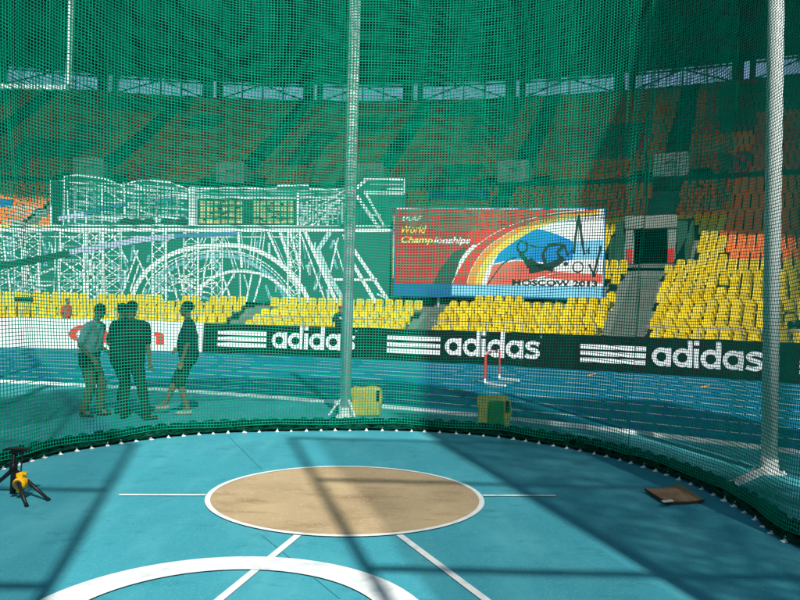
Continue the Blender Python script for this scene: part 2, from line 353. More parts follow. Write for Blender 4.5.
# ================================================================== THE GRANDSTAND
stand = empty('grandstand', polar(SC, 60, R(14), 0)); 
tag(stand, 'two tier concrete stadium bowl with roof rising behind the track', 'grandstand')
def part_fix(o):   # keep world placement under an empty that is not at the origin
    o.parent = stand; o.matrix_parent_inverse = Matrix.Translation(stand.location).inverted(); return o
A0, A1 = R(-34), R(58)
AISLES = [R(23.1 + 7.2 * k) for k in range(-8, 5)]
ROW = 0.8
N1, N2 = 32, 47
def tread1(i): return 0.45 + 0.24 * i + 0.0022 * i * i
def tread2(i): return 10.75 + 0.334 * i + 0.0008 * i * i
def stepped(name, r0, n, tread, base, m, notch=None):
    NA = 230; a = np.linspace(A0, A1, NA + 1); V = []; Fq = []
    prof = []
    for i in range(n):
        z = tread(i); prof += [(r0 + ROW * i, z), (r0 + ROW * (i + 1), z)]
    prof = [(r0, base)] + prof
    P_ = np.array(prof); m_ = len(P_)
    V = np.stack([SC[0] + P_[None, :, 0] * np.sin(a)[:, None], SC[1] + P_[None, :, 0] * np.cos(a)[:, None], np.broadcast_to(P_[None, :, 1], (NA + 1, m_))], 2).reshape(-1, 3)
    for i in range(NA):
        mid = (a[i] + a[i + 1]) / 2
        for j in range(m_ - 1):
            if notch and notch(mid, (P_[j, 0] + P_[j + 1, 0]) / 2): continue
            Fq.append((i * m_ + j, (i + 1) * m_ + j, (i + 1) * m_ + j + 1, i * m_ + j + 1))
    return np_obj(name, V, Fq, m)
TA = AISLES[8]; assert abs(TA - R(23.1)) < 1e-6
NOTCH_A = R(1.45); NR0, NR1 = 60 + ROW * 13, 60 + ROW * 20
def in_notch(a, r): return abs(a - TA) < NOTCH_A and NR0 < r < NR1
part_fix(stepped('lower_terrace', 60, N1, tread1, 0, M['concrete'], in_notch))
R2 = 87.0
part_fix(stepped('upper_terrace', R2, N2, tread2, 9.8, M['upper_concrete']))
def curved_wall(name, r, z0, z1, m, thick=0.3, a0=A0, a1=A1, n=120):
    mb = MB()
    for k in range(n):
        p, q = a0 + (a1 - a0) * k / n, a0 + (a1 - a0) * (k + 1) / n
        mb.add([polar(SC, r, p, z0), polar(SC, r, q, z0), polar(SC, r, q, z1), polar(SC, r, p, z1),
                polar(SC, r + thick, q, z1), polar(SC, r + thick, p, z1)], [(0, 1, 2, 3), (3, 2, 4, 5)])
    return mb.build(name, m)
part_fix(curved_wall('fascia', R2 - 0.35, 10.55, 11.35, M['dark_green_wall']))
R3 = R2 + ROW * N2; ZT = tread2(N2 - 1)
part_fix(curved_wall('rear_wall', R3, ZT - 0.2, ZT + 0.95, M['upper_concrete'], 0.5))
GAP0, GAP1 = ZT + 0.95, ZT + 3.0
print('top', R3, ZT, GAP1)
# stair steps in the aisles of the lower stand
def step_run(a, rows_):
    prof = []
    for i in rows_:
        r = 60 + ROW * (i + 1); zm = (tread1(i) + tread1(i + 1)) / 2
        prof += [(r - .4, tread1(i) + .003), (r - .4, zm), (r - .004, zm), (r - .004, tread1(i + 1) + .003)]
    mb = MB(); hw = 0.62 if abs(a - TA) < .01 else 0.36
    for r, z in prof:
        mb.v += [polar(SC, r, a - hw / r, z - .3), polar(SC, r, a - hw / r, z), polar(SC, r, a + hw / r, z), polar(SC, r, a + hw / r, z - .3)]
    for k in range(len(prof) - 1):
        for c in range(3): mb.f.append((4 * k + c, 4 * k + 4 + c, 4 * k + 5 + c, 4 * k + 1 + c))
    part_fix(mb.build('aisle_steps', M['concrete']))
for a in AISLES:
    if abs(a - TA) < .01: step_run(a, range(0, 12)); step_run(a, range(20, N1 - 1))
    else: step_run(a, range(N1 - 1))
# tunnel mouth in the lower stand
def pbox(mb, r0, r1, a0, a1, z0, z1):
    mb.hexa([polar(SC, r0, a0, z0), polar(SC, r0, a1, z0), polar(SC, r1, a1, z0), polar(SC, r1, a0, z0),
             polar(SC, r0, a0, z1), polar(SC, r0, a1, z1), polar(SC, r1, a1, z1), polar(SC, r1, a0, z1)])
zf = tread1(13) + 0.32; D = 1 / 71.0
rw = NR0 + 1.6
mb = MB()
pbox(mb, rw, rw + 0.35, TA - 1.16 * D, TA - 0.78 * D, zf, zf + 1.85)
pbox(mb, rw, rw + 0.35, TA + 0.78 * D, TA + 1.16 * D, zf, zf + 1.85)
pbox(mb, rw - 0.05, rw + 0.4, TA - 1.20 * D, TA + 1.20 * D, zf + 1.853, zf + 2.5)
part_fix(mb.build('tunnel_frame', M['frame_concrete'], bevel=0.03))
mb = MB(); pbox(mb, NR0, rw + 6, TA - NOTCH_A, TA + NOTCH_A, zf - 0.2, zf)
part_fix(mb.build('tunnel_floor', M['concrete']))
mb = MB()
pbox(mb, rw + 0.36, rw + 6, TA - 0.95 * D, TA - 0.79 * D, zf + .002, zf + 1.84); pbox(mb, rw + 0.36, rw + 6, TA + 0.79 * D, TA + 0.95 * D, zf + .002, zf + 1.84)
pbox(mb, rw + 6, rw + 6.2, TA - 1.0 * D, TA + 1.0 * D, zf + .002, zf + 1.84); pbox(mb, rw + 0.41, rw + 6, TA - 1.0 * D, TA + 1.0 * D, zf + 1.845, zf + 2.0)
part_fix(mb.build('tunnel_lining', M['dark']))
mb = MB()
for sg in (-1, 1):
    lo, hi = sorted((TA + sg * NOTCH_A, TA + sg * (NOTCH_A - 0.12 * D)))
    mb.hexa([polar(SC, NR0, lo, zf), polar(SC, NR0, hi, zf), polar(SC, NR1, hi, zf), polar(SC, NR1, lo, zf),
             polar(SC, NR0, lo, zf + .9), polar(SC, NR0, hi, zf + .9), polar(SC, NR1, hi, tread1(20) + .95), polar(SC, NR1, lo, tread1(20) + .95)])
    lo, hi = sorted((TA + sg * 1.205 * D, TA + sg * (NOTCH_A - 0.13 * D)))
    pbox(mb, rw + 0.1, rw + 0.3, lo, hi, zf, zf + 2.2)
pbox(mb, NR1 - 0.2, NR1 - 0.01, TA - NOTCH_A + .12 * D, TA + NOTCH_A - .12 * D, zf + 2.0, tread1(20) + 0.9)
part_fix(mb.build('tunnel_side_wall', M['dark_green_wall']))
for sg in (-1, 1):
    mb = MB(); lo, hi = sorted((TA + sg * 0.82 * D, TA + sg * 1.10 * D)); pbox(mb, rw - 0.04, rw - 0.004, lo, hi, zf + .15, zf + .85)
    part_fix(mb.build('red_panel', M['red_print']))
# portals of the upper tier
for a in AISLES:
    if not (R(-20) < a < R(40)): continue
    mb = MB(); d = 1 / 90.0; z = tread2(2) + .1
    pbox(mb, R2 + 1.2, R2 + 1.5, a - 1.15 * d, a - 0.36 * d, z, z + 1.75); pbox(mb, R2 + 1.2, R2 + 1.5, a + 0.36 * d, a + 1.15 * d, z, z + 1.75)
    pbox(mb, R2 + 1.18, R2 + 1.52, a - 0.357 * d, a + 0.357 * d, z + 1.15, z + 1.75); pbox(mb, R2 + 1.18, R2 + 1.52, a - 0.357 * d, a + 0.357 * d, z, z + .45)
    pbox(mb, R2 + 1.55, R2 + 4.2, a - 1.2 * d, a + 1.2 * d, z + .3, z + 1.6)
    part_fix(mb.build('portal_hood', M['portal_concrete']))
# roof: sheet, ribs, ring beams, columns in the gap
def roof_z(r): return GAP1 - 0.25 + (R3 - r) * 0.085
RI = 55.3
NA = 90; a = np.linspace(A0, A1, NA + 1); rs = np.linspace(RI, R3 + 1.2, 14)
V = np.array([[polar(SC, r, t, roof_z(r) + 0.7) for r in rs] for t in a]).reshape(-1, 3); m_ = len(rs)
Fq = [(i * m_ + j, i * m_ + j + 1, (i + 1) * m_ + j + 1, (i + 1) * m_ + j) for i in range(NA) for j in range(m_ - 1)]
part_fix(np_obj('roof', V, Fq, M['roof']))
mb = MB(); BAY = R(5.95); a00 = R(-34.3)
for k in range(34):
    t = a00 + BAY / 2 * k
    if t > A1: break
    hw = 0.35 if k % 2 == 0 else 0.15
    for r0_, r1_ in ((RI, 80), (80, R3 + 1)):
        mb.bar(polar(SC, r0_, t, roof_z(r0_) + .2), polar(SC, r1_, t, roof_z(r1_) + .2), hw, 0.9)
for r in np.arange(RI, R3, 4.6):
    n = 60
    for k in range(n):
        mb.bar(polar(SC, r, A0 + (A1 - A0) * k / n, roof_z(r) + .35), polar(SC, r, A0 + (A1 - A0) * (k + 1) / n, roof_z(r) + .35), 0.22, 0.4)
part_fix(mb.build('roof_ribs', M['roof_beam']))
mb2 = MB()
for k in range(16):
    mb = MB()
    t = a00 + BAY * k + R(0.35)
    if t > A1: break
    d = 1 / R3
    pbox(mb, R3 + .2, R3 + 1.0, t - 0.95 * d, t + 0.30 * d, GAP0 - .5, roof_z(R3) + .6)
    pbox(mb, R3 + .2, R3 + 1.0, t + 0.85 * d, t + 1.5 * d, GAP0 - .5, roof_z(R3) + .6)
    part_fix(mb.build('rear_column', M['roof_beam']))
    x0, x1 = t + 1.5 * d, t + BAY - .95 * d
    P_ = lambda u, z: polar(SC, R3 + .6, x0 + (x1 - x0) * u, z)
    for u in (.25, .5, .75): mb2.bar(P_(u, GAP0), P_(u, GAP1 + .4), .12)
    mb2.bar(P_(0, GAP0 + .1), P_(.5, GAP1), .16); mb2.bar(P_(.5, GAP1), P_(1, GAP0 + .1), .16)
    mb2.bar(P_(0, GAP1 - .1), P_(1, GAP1 - .1), .2)
part_fix(mb2.build('gap_braces', M['roof_beam']))

# ------------------------------------------------------------------ seats
def seat_shape(simple=False):
    """bucket seat: origin on tread, faces -y (towards the field); returns verts, quads"""
    V = []; Q = []
    W = 0.190
    # back shell with rounded top: columns across, rows up
    us = [-1, -0.5, 0.5, 1] if simple else [-1, -0.7, 0, 0.7, 1]
    hs = [0.40, 0.74, 0.80] if simple else [0.40, 0.58, 0.73, 0.80]
    for side in (0, 1):
        for h in hs:
            k = 1.0 if h < 0.7 else (0.93 if h < 0.78 else 0.62)
            for u in us:
                V.append((u * W * k, 0.30 + 0.06 * (h - .4) / .4 - 0.05 * (1 if abs(u) > .9 else 0) + 0.05 * side - 0.01, h))
    n, m_ = len(us), len(hs)
    for j in range(m_ - 1):
        for i in range(n - 1):
            Q.append((j * n + i, j * n + i + 1, (j + 1) * n + i + 1, (j + 1) * n + i))
            b = n * m_
            Q.append((b + j * n + i, b + (j + 1) * n + i, b + (j + 1) * n + i + 1, b + j * n + i + 1))
    b = n * m_; top = (m_ - 1) * n
    for i in range(n - 1): Q.append((top + i, top + i + 1, b + top + i + 1, b + top + i))
    for j in range(m_ - 1):
        Q.append((j * n, (j + 1) * n, b + (j + 1) * n, b + j * n)); Q.append((j * n + n - 1, b + j * n + n - 1, b + (j + 1) * n + n - 1, (j + 1) * n + n - 1))
    # pan
    def bx(x0, x1, y0, y1, z0, z1):
        k = len(V); V.extend([(x0, y0, z0), (x1, y0, z0), (x1, y1, z0), (x0, y1, z0), (x0, y0, z1), (x1, y0, z1), (x1, y1, z1), (x0, y1, z1)])
        Q.extend([(k, k + 3, k + 2, k + 1), (k + 4, k + 5, k + 6, k + 7), (k, k + 1, k + 5, k + 4), (k + 1, k + 2, k + 6, k + 5), (k + 2, k + 3, k + 7, k + 6), (k + 3, k, k + 4, k + 7)])
    bx(-W * .95, W * .95, -0.08, 0.30, 0.36, 0.42)
    if not simple: bx(-0.05, 0.05, 0.14, 0.34, 0.0, 0.36)
    return np.array(V, float), np.array(Q, int)
SV, SQ = seat_shape(); SVs, SQs = seat_shape(True)
def merge_seats(name, places, V0, Q0, m, label, group):
    pl = np.array(places); c, s_ = np.cos(pl[:, 3]), np.sin(pl[:, 3]); n = len(pl)
    x = V0[None, :, 0]; y = V0[None, :, 1]; z = V0[None, :, 2]
    # rotate by -theta (clockwise) so that +y points outwards
    X = pl[:, 0:1] + x * c[:, None] + y * s_[:, None]; Y = pl[:, 1:2] - x * s_[:, None] + y * c[:, None]; Z = pl[:, 2:3] + z
    V = np.stack([X, Y, Z], 2).reshape(-1, 3); Q = (Q0[None] + (np.arange(n) * len(V0))[:, None, None]).reshape(-1, 4)
    o = np_obj(name, V, Q, m); tag(o, label, 'seats', group, 'stuff'); return o
def rows(r0, n, tread, aisle_w, drop=None):
    for i in range(n):
        r = r0 + ROW * i + 0.40; da = 0.435 / r
        ais = AISLES + [AISLES[-1] + R(7.2)]
        if drop is not None: ais = [a for a in ais if abs(a - drop) > .01]
        for k, a in enumerate(ais):
            p_ = ais[k - 1] if k else a - R(7.2); w_ = lambda q: 1.3 if abs(q - TA) < .01 and drop is not None else aisle_w
            s0 = p_ + (w_(p_) / 2 + .1) / r; s1 = a - (w_(a) / 2 + .1) / r
            n_ = int((s1 - s0) / da); off = ((s1 - s0) - n_ * da) / 2
            for q in range(n_):
                t = s0 + off + (q + .5) * da
                if A0 < t < A1: yield i, r, t, tread(i)
def sees(p):   # inside the frame of the view, with a small margin
    d = Vector(p) - Vector((0, 0, CAMH)); f = d.dot(F)
    if f < 1: return None
    return 400 + FPX * d.dot(RT) / f, 300 - FPX * d.dot(UP) / f, f
lower = {'y': [], 'o': []}; cand = []
for i, r, t, z in rows(60, N1, tread1, 0.75, R(1.5)):
    if abs(t - TA) < NOTCH_A + .35 / r and NR0 - .4 < r < NR1 + .5: continue
    if rng.random() < 0.012: continue
    p = polar(SC, r, t, z); q = sees((p[0], p[1], z + .6))
    if q is None or q[0] < -220 or q[0] > 1100: continue
    # blocks taken by the backdrop and billboard frames are kept free of seats
    ang = math.degrees(t)
    if -.4 < p[0] < 9.4 and -.75 < p[1] - (32.7 - (p[0] + .2) * .130) < .55: continue
    if q[0] < 608 and i < 12:
        qq = sees((p[0], p[1], z + .78))
        if qq[1] < (295.5 if p[0] < 5 else 297) and p[1] < (33.4 if p[0] < -.4 else 33.0): continue
    if p[0] <= -.4 and -.75 < p[1] - (33.4 - (p[0] + .4) * .078) < .55: continue
    yellow = (r < 70.6) if ang > 24.9 else (i < 22 if ang > 20 else i < 23)
    yellow = yellow and r < 73 or (abs(t - TA) * r < 3.3 and r < 78.5) or (ang < 0 and r < 76)
    (cand if yellow else lower['o']).append((p[0], p[1], z, t, q[0], q[2], i))
vis = [c for c in cand if -10 < c[4] < 812]
vis.sort(key=lambda c: c[5]); near = vis[:298]; nearset = set((round(c[0], 4), round(c[1], 4)) for c in near)
rest = [c[:4] for c in cand if (round(c[0], 4), round(c[1], 4)) not in nearset]
merge_seats('yellow_seats', rest, SVs, SQs, M['yellow_seat'], 'rows of yellow plastic seats filling the lower stand further back', 'seating')
merge_seats('orange_seats', [c[:4] for c in lower['o']], SVs, SQs, M['orange_seat'], 'rows of orange plastic seats at the back of the lower stand', 'seating')
me = bpy.data.meshes.new('stadium_seat'); me.from_pydata([tuple(v) for v in SV], [], [tuple(map(int, q)) for q in SQ]); me.materials.append(M['yellow_seat'])
for c in near:
    o = bpy.data.objects.new('stadium_seat', me); col.objects.link(o); o.location = c[:3]; o.rotation_euler = (0, 0, -c[3])
    tag(o, 'yellow plastic bucket seat in the front rows just above the advertising boards', 'seat', 'yellow seats in the front rows')
up = {'orange': [], 'rust': [], 'crimson': [], 'green': []}
blk = {}
for i, r, t, z in rows(R2, N2, tread2, 1.5):
    if i < 4 and min(abs(t - a) for a in AISLES) * r < 2.6: continue
    p = polar(SC, r, t, z); q = sees((p[0], p[1], z + .6))
    if q is None or q[0] < -120 or q[0] > 920: continue
    key = (int(math.degrees(t) / 2.4 + 60), i // 9); v = blk.setdefault(key, rng.random())
    edge = min(abs(t - a) for a in AISLES) * r < 3.0
    x = v * .8 + .12 + rng.normal(0, .03) - (0.22 if edge else 0) + 0.008 * (i - 14)
    up['orange' if x < .28 else 'rust' if x < .62 else 'crimson' if x < .80 else 'green'].append((*p, t))
for k, lab in (('orange', 'scattered blocks of orange seats in the shaded upper tier'), ('rust', 'rust red seats covering most of the shaded upper tier'),
               ('crimson', 'patches of crimson seats in the shaded upper tier'), ('green', 'faded green seats near the top of the upper tier')):
    merge_seats(k + '_upper_seats', up[k], SVs, SQs, M[k + '_seat'], lab, 'seating')
print('seats', len(near), len(rest), len(lower['o']), {k: len(v) for k, v in up.items()})

# handrail along the front of the stand
hr = empty('front_railing', polar(SC, 59.8, R(14), 0)); tag(hr, 'thin grey steel railing between the boards and the front seats', 'railing')
def pf(o, par): o.parent = par; o.matrix_parent_inverse = par.matrix_basis.inverted() if par.type == 'EMPTY' else Matrix(); return o
for e in (hr,): e.matrix_basis = Matrix.Translation(e.location)
mb = MB(); mr = MB()
for k in range(74):
    a = R(-8 + 0.62 * k)
    if min(abs(a - t) for t in AISLES) < R(.7): continue
    mb = MB(); mb.tube([polar(SC, 59.85, a, .3), polar(SC, 59.85, a, 1.42)], .02, 6); pf(mb.build('upright', M['galv']), hr)
for (s0, s1) in zip(AISLES[:-1], AISLES[1:]):
    if s1 < R(-9) or s0 > R(38): continue
    for z in (1.0, 1.42): mr.tube([polar(SC, 59.85, s0 + R(.75) + (s1 - s0 - R(1.5)) * k / 12, z) for k in range(13)], .018, 6)
pf(mr.build('rail', M['galv']), hr)

# ================================================================== ADVERTISING BOARDS
def bang(x):  # angle on the board arc under photo column x
    p = circ_hit(x, 340, BC, BR); return math.atan2(p.x - BC[0], p.y - BC[1])
def board(name, x0, x1, m, label, h=1.12):
    a0, a1 = bang(x0), bang(x1); p = polar(BC, BR, (a0 + a1) / 2, 0)
    e = empty(name, p); e.matrix_basis = Matrix.Translation(p); tag(e, label, 'advertising board', 'advertising boards along the track')
    mb = MB(); n = 12
    for k in range(n):
        t0, t1 = a0 + (a1 - a0) * k / n, a0 + (a1 - a0) * (k + 1) / n
        mb.hexa([polar(BC, BR, t0, .02), polar(BC, BR, t1, .02), polar(BC, BR + .08, t1, .02), polar(BC, BR + .08, t0, .02),
                 polar(BC, BR + .05, t0, h), polar(BC, BR + .05, t1, h), polar(BC, BR + .13, t1, h), polar(BC, BR + .13, t0, h)])
    pf(mb.build('panel', m), e)
    mb = MB()
    for k in range(3):
        t = a0 + (a1 - a0) * (.15 + .35 * k)
        mb.bar(polar(BC, BR + .10, t, h * .8), polar(BC, BR + .7, t, .02), .05)
    pf(mb.build('support', M['galv']), e)
    S = lambda u, v, off: polar(BC, BR + .05 * v / h - off, a0 + u / BR, v)
    return e, S, a0, (a1 - a0) * BR
def u_of(x, a0): return (bang(x) - a0) * BR
def adidas(art, u0, u1, v0):
    xh = (u1 - u0) / 5.52; st = .25 * xh; x = u0
    for ch in 'adidas':
        if ch in 'ad':
            art.ring(x + .5 * xh, v0 + .5 * xh, .5 * xh, .26 * xh)
            art.rect(x + .76 * xh, v0, x + 1.0 * xh, v0 + (1.0 if ch == 'a' else 1.42) * xh, .008); x += 1.08 * xh
        elif ch == 'i':
            art.rect(x, v0, x + .25 * xh, v0 + xh); art.rect(x, v0 + 1.17 * xh, x + .25 * xh, v0 + 1.42 * xh); x += .34 * xh
        else:
            pts = [(.80, .80), (.62, .87), (.40, .885), (.21, .83), (.15, .70), (.24, .585), (.45, .52), (.66, .45), (.74, .31), (.66, .17), (.44, .115), (.22, .13), (.06, .21)]
            art.stroke(bez([(x + a * xh, v0 + b * xh) for a, b in pts], 5), .225 * xh)
def adi_board(xb0, xb1, sx0, sx1, tx0, tx1, label):
    e, S, a0, W = board('advertising_board', xb0, xb1, M['black_board'], label)
    A_ = Art(S); t0, t1 = u_of(tx0, a0), u_of(tx1, a0); xh = (t1 - t0) / 5.52; v0 = .27
    adidas(A_, t0, t1, v0)
    s0, s1 = u_of(sx0, a0), u_of(sx1, a0)
    for k in range(3): A_.rect(s0, v0 + k * .375 * xh, s1, v0 + (k * .375 + .25) * xh, .006, 8)
    if tx1 < 700: A_.ring(t1 + .03, v0 + 1.25 * xh, .03, .018, n=10)
    pf(A_.build('lettering', M['white_print']), e)
adi_board(203, 370, 217, 266, 271.5, 355, 'black board with white stripes and lettering, nearest the group of four people')
adi_board(370.4, 563, 387, 440, 445, 540, 'black board with white stripes and lettering, behind the red and white hurdle')
adi_board(563.4, 776, 580, 646, 652, 764, 'black board with white stripes and lettering, below the tunnel stairs')
adi_board(776.4, 1010, 800, 865, 875, 985, 'black board stretch beyond the thick white pole, below the television camera')
e, S, a0, W = board('advertising_board', -260, 202.5, M['white_board'], 'white board with red lettering behind the group of people', 1.15)
A_ = Art(S); A_.text('Canon', u_of(68, a0), .33, 1.0, offset=.075, wfit=u_of(164, a0) - u_of(68, a0), hfit=.66)
pf(A_.build('lettering', M['red_print']), e)

# ================================================================== BILLBOARD (red, MOSCOW 2013)
YB = 33.0
TL, TRR, BL, BRR = hat(395, 208, YB - .3), hat(606, 206.5, YB - 1.5), hat(395, 297, YB - .3), hat(606, 299.5, YB - 1.5)
zt, zb = (TL.z + TRR.z) / 2, (BL.z + BRR.z) / 2
O = Vector((TL.x, TL.y, 0)); E = Vector((TRR.x - TL.x, TRR.y - TL.y, 0)); WB = E.length; E.normalize(); NB = Vector((E.y, -E.x, 0))
HB = zt - zb
bb_ = empty('billboard', O); bb_.matrix_basis = Matrix.Translation(O)
tag(bb_, 'red white and blue championships billboard standing among the yellow seats', 'billboard')
mb = MB(); c = O + E * WB / 2 - NB * -0.0
def slab(p, q, z0, z1, th):   # box between ground points p and q, going back from the face
    n_ = -NB * th
    return MB().hexa([(*p[:2], z0), (*q[:2], z0), (*(q + n_)[:2], z0), (*(p + n_)[:2], z0), (*p[:2], z1), (*q[:2], z1), (*(q + n_)[:2], z1), (*(p + n_)[:2], z1)])
pf(slab(O, O + E * WB, zb, zt, .15).build('panel', M['bb_base']), bb_)
mb = MB()
for k in range(6):
    q = O + E * (0.3 + k * (WB - .6) / 5) - NB * .25
    mb.bar((q.x, q.y, 1.2), (q.x, q.y, zt - .2), .08); q2 = q - NB * 1.2; mb.bar((q.x, q.y, zt - .8), (q2.x, q2.y, 2.8), .06)
pf(mb.build('support_frame', M['galv']), bb_)
def SB(u, v, off):   # u, v in photo-like units 0..211 x 0..90 (down)
    p = O + E * (u / 211 * WB) + NB * off; return (p.x, p.y, zt - v / 90 * HB)
BU = lambda x, y: (x - 395, y - 207)
def rounded_red(art, off):
    pts = [(2, 76), (2, 8), (3, 4), (7, 2), (150, 2), (150, 76)]
    art.poly(pts, off)
art = Art(SB); art.rect(2, 1.2, 209.5, 77, .004, 1); pf(art.build('white_field', M['bb_white']), bb_)
art = Art(SB); art.rect(60, 77.5, 209, 88, .004); pf(art.build('lower_stripe', M['bb_sky']), bb_)
# red field, bounded right by the big sweeping arc
arc_y = bez([BU(x, y) for x, y in ((450, 284), (458, 268), (470, 250), (488, 235), (515, 222), (550, 213), (582, 209))], 8)
art = Art(SB)
art.band(arc_y, [(2 + 0.02 * 0, p[1]) for p in arc_y], .008)
pf(art.build('red_field', M['bb_red']), bb_)
art = Art(SB)   # brighter red towards the arc
inner = bez([BU(x, y) for x, y in ((468, 284), (478, 262), (492, 246), (515, 230), (548, 217), (585, 209))], 8)
art.poly([BU(470, 209.5), BU(582, 209.5), BU(545, 215), BU(505, 229), BU(478, 245), BU(468, 236), BU(480, 222)], .011)
pf(art.build('bright_red_patch', M['bb_red2']), bb_)
art = Art(SB)
art.poly([BU(436, 284), BU(442, 270), BU(456, 252), BU(470, 246), BU(462, 262), BU(456, 284)], .012)
pf(art.build('dark_sweep', M['bb_dark']), bb_)
o1 = bez([BU(x, y) for x, y in ((455, 284), (462, 269), (473, 252), (492, 236), (518, 223), (552, 213.5), (590, 209))], 8)
o2 = bez([BU(x, y) for x, y in ((470, 284), (475, 268), (487, 250), (505, 236), (528, 224), (560, 214.5), (600, 209))], 8)
o3 = bez([BU(x, y) for x, y in ((478, 284), (483, 268), (494, 252), (511, 238), (534, 226), (563, 217), (600, 211))], 8)
o4 = bez([BU(x, y) for x, y in ((485, 284), (490.5, 268), (500.5, 254), (517, 241), (538, 228.5), (564, 219), (600, 213))], 8)
art = Art(SB); art.band(o1, o2, .014); pf(art.build('red_sweep', M['bb_red2']), bb_)
art = Art(SB); art.band(o2, o3, .015); pf(art.build('orange_sweep', M['bb_orange']), bb_)
art = Art(SB); art.band(o3, o4, .016); pf(art.build('yellow_sweep', M['bb_yellow']), bb_)
art = Art(SB); art.stroke(o1, .5, .019); art.stroke(o2[:30], .5, .019); pf(art.build('white_outline', M['bb_white']), bb_)
art = Art(SB)
a1_ = bez([BU(x, y) for x, y in ((497, 262), (506, 246), (520, 233), (534, 228), (552, 231), (575, 240))], 6)
a2_ = bez([BU(x, y) for x, y in ((497, 263), (508, 260), (522, 258), (538, 260), (555, 261), (575, 258))], 6)
art.band(a1_, a2_, .010); pf(art.build('blue_wave', M['bb_blue']), bb_)
art = Art(SB); art.poly([BU(575, 240), BU(604, 238), BU(604, 257), BU(575, 258)], .010); pf(art.build('light_blue_wave', M['bb_sky']), bb_)
art = Art(SB)
art.poly([BU(490, 283.6), BU(496, 264), BU(520, 259.5), BU(545, 262), BU(560, 270), BU(535, 278), BU(515, 283.6)], .009)
art.poly([BU(560, 270), BU(604, 272), BU(604, 280), BU(545, 276)], .009); pf(art.build('salmon_wave', M['bb_salmon']), bb_)
art = Art(SB)   # athlete, skyline squiggle, legend
def s_(pts, w0, w1=None): art.stroke(bez([BU(*p) for p in pts], 5), w0 * 1.25 + .3, .021, (w1 * 1.25 + .3) if w1 else None)
s_([(532, 268), (545, 266), (558, 262), (566, 256)], 6, 4); s_([(533, 266), (528, 258), (522, 252)], 4, 2.4); s_([(523, 253), (530, 248), (528, 240)], 2, 1)
s_([(523, 252), (520, 246), (523, 240)], 1.8, 1); s_([(548, 262), (546, 252), (552, 243)], 2.6, 1.5); s_([(552, 243), (565, 244), (562, 250)], 1.3, .8)
s_([(563, 257), (560, 250), (566, 243)], 2.2, 1.2); s_([(532, 258), (540, 264), (556, 268)], 4, 3); s_([(519, 256), (507, 262), (497, 275), (491, 284)], .7)
s_([(523, 240), (540, 246), (566, 243)], .6)
art.ring(*BU(568, 262), 2.2, 0.01, .021, n=12)
def z_(pts, w0=2.3): art.stroke([BU(*p) for p in pts], w0, .022)
z_([(566, 243), (570, 254), (574, 248), (576, 252), (577, 236), (580, 214)]); z_([(580, 214), (583, 236), (586, 253), (591, 245), (590, 252)])
art.ring(*BU(580, 265), 5.6, 4.5, .021, n=20); z_([(591, 262), (595, 274), (602, 244)]); z_([(597, 274), (600, 262)], .8)
art.text('MOSCOW 2013', 121, 76.5, 1, offset=.02, wfit=83, hfit=-5.5, off=.022)
pf(art.build('athlete_and_legend', M['art_black']), bb_)
art = Art(SB); art.text('IAAF', 7, 14.3, 1, offset=.02, shear=.35, wfit=22, hfit=-5.2, off=.02); pf(art.build('small_heading', M['bb_white']), bb_)
art = Art(SB); art.text('World', 7, 26.2, 1, offset=.02, shear=.25, wfit=26, hfit=-8, off=.02)
art.text('Champ', 7, 36.0, 1, offset=.02, shear=.25, wfit=33, hfit=-8.2, off=.02); pf(art.build('yellow_heading', M['bb_yellow']), bb_)
art = Art(SB); art.text('ionships', 41, 36.0, 1, offset=.02, shear=.25, wfit=37, hfit=-8.2, off=.02); pf(art.build('heading_end', M['bb_white']), bb_)

# ================================================================== SCENIC BACKDROP with line drawing (left)
YS = 34.0
P0, P1 = hat(-60, 240, YS + 1.0), hat(392, 240, YS - .6)
O2 = Vector((P0.x, P0.y, 0)); E2 = Vector((P1.x - P0.x, P1.y - P0.y, 0)); L2 = E2.length; E2.normalize(); N2_ = Vector((E2.y, -E2.x, 0))
def SD(x, y, off):   # photo column/row on the backdrop plane
    d = ray(x, y); c0 = Vector((0, 0, CAMH)); nrm = N2_; t = ((O2 + nrm * off) - c0).dot(nrm) / d.dot(nrm)
    # offsets ride on the plane itself, then step out along its normal
    t0 = (O2 - c0).dot(nrm) / d.dot(nrm); p = c0 + d * t0 + nrm * off; return (p.x, p.y, p.z)
sb = empty('scenic_backdrop', O2 + E2 * L2 / 2); sb.matrix_basis = Matrix.Translation(sb.location)
tag(sb, 'wide cut-out backdrop drawn with white arches, towers and a deck above yellow seats', 'backdrop')
def solid(outline, th=.12, name='panel', m=None):
    mb = MB(); n = len(outline); f = [SD(x, y, 0) for x, y in outline]; bk = [tuple(Vector(p) - N2_ * th) for p in f]
    mb.add(f + bk, [tuple(range(n)), tuple(reversed(range(n, 2 * n)))] + [(i, (i + 1) % n, (i + 1) % n + n, i + n) for i in range(n)])
    return pf(mb.build(name, m or M['panel_teal']), sb)
solid([(-60, 228), (50, 227), (50, 180), (63, 180), (64, 176), (78, 174.5), (104, 178), (108, 181), (122, 185), (136, 180.5), (152, 180), (170, 182), (188, 189),
       (190, 186), (235, 187), (245, 189), (276, 188), (277, 185), (308, 184), (309, 188), (338, 189), (352, 183), (364, 177.5), (372, 176.5), (404, 177), (405, 191),
       (405, 207.5), (392.6, 207.5), (392.6, 302), (-60, 302)])
mb = MB()
for k in range(9):
    q = O2 + E2 * (1 + k * (L2 - 2) / 8) - N2_ * .22
    mb.bar((q.x, q.y, 1.4), (q.x, q.y, 6.0), .09); q2 = q - N2_ * 1.3; mb.bar((q.x, q.y, 5.2), (q2.x, q2.y, 3.0), .07)
pf(mb.build('support_frame', M['galv']), sb)
WA, PA, LA = Art(SD), Art(SD), Art(SD)
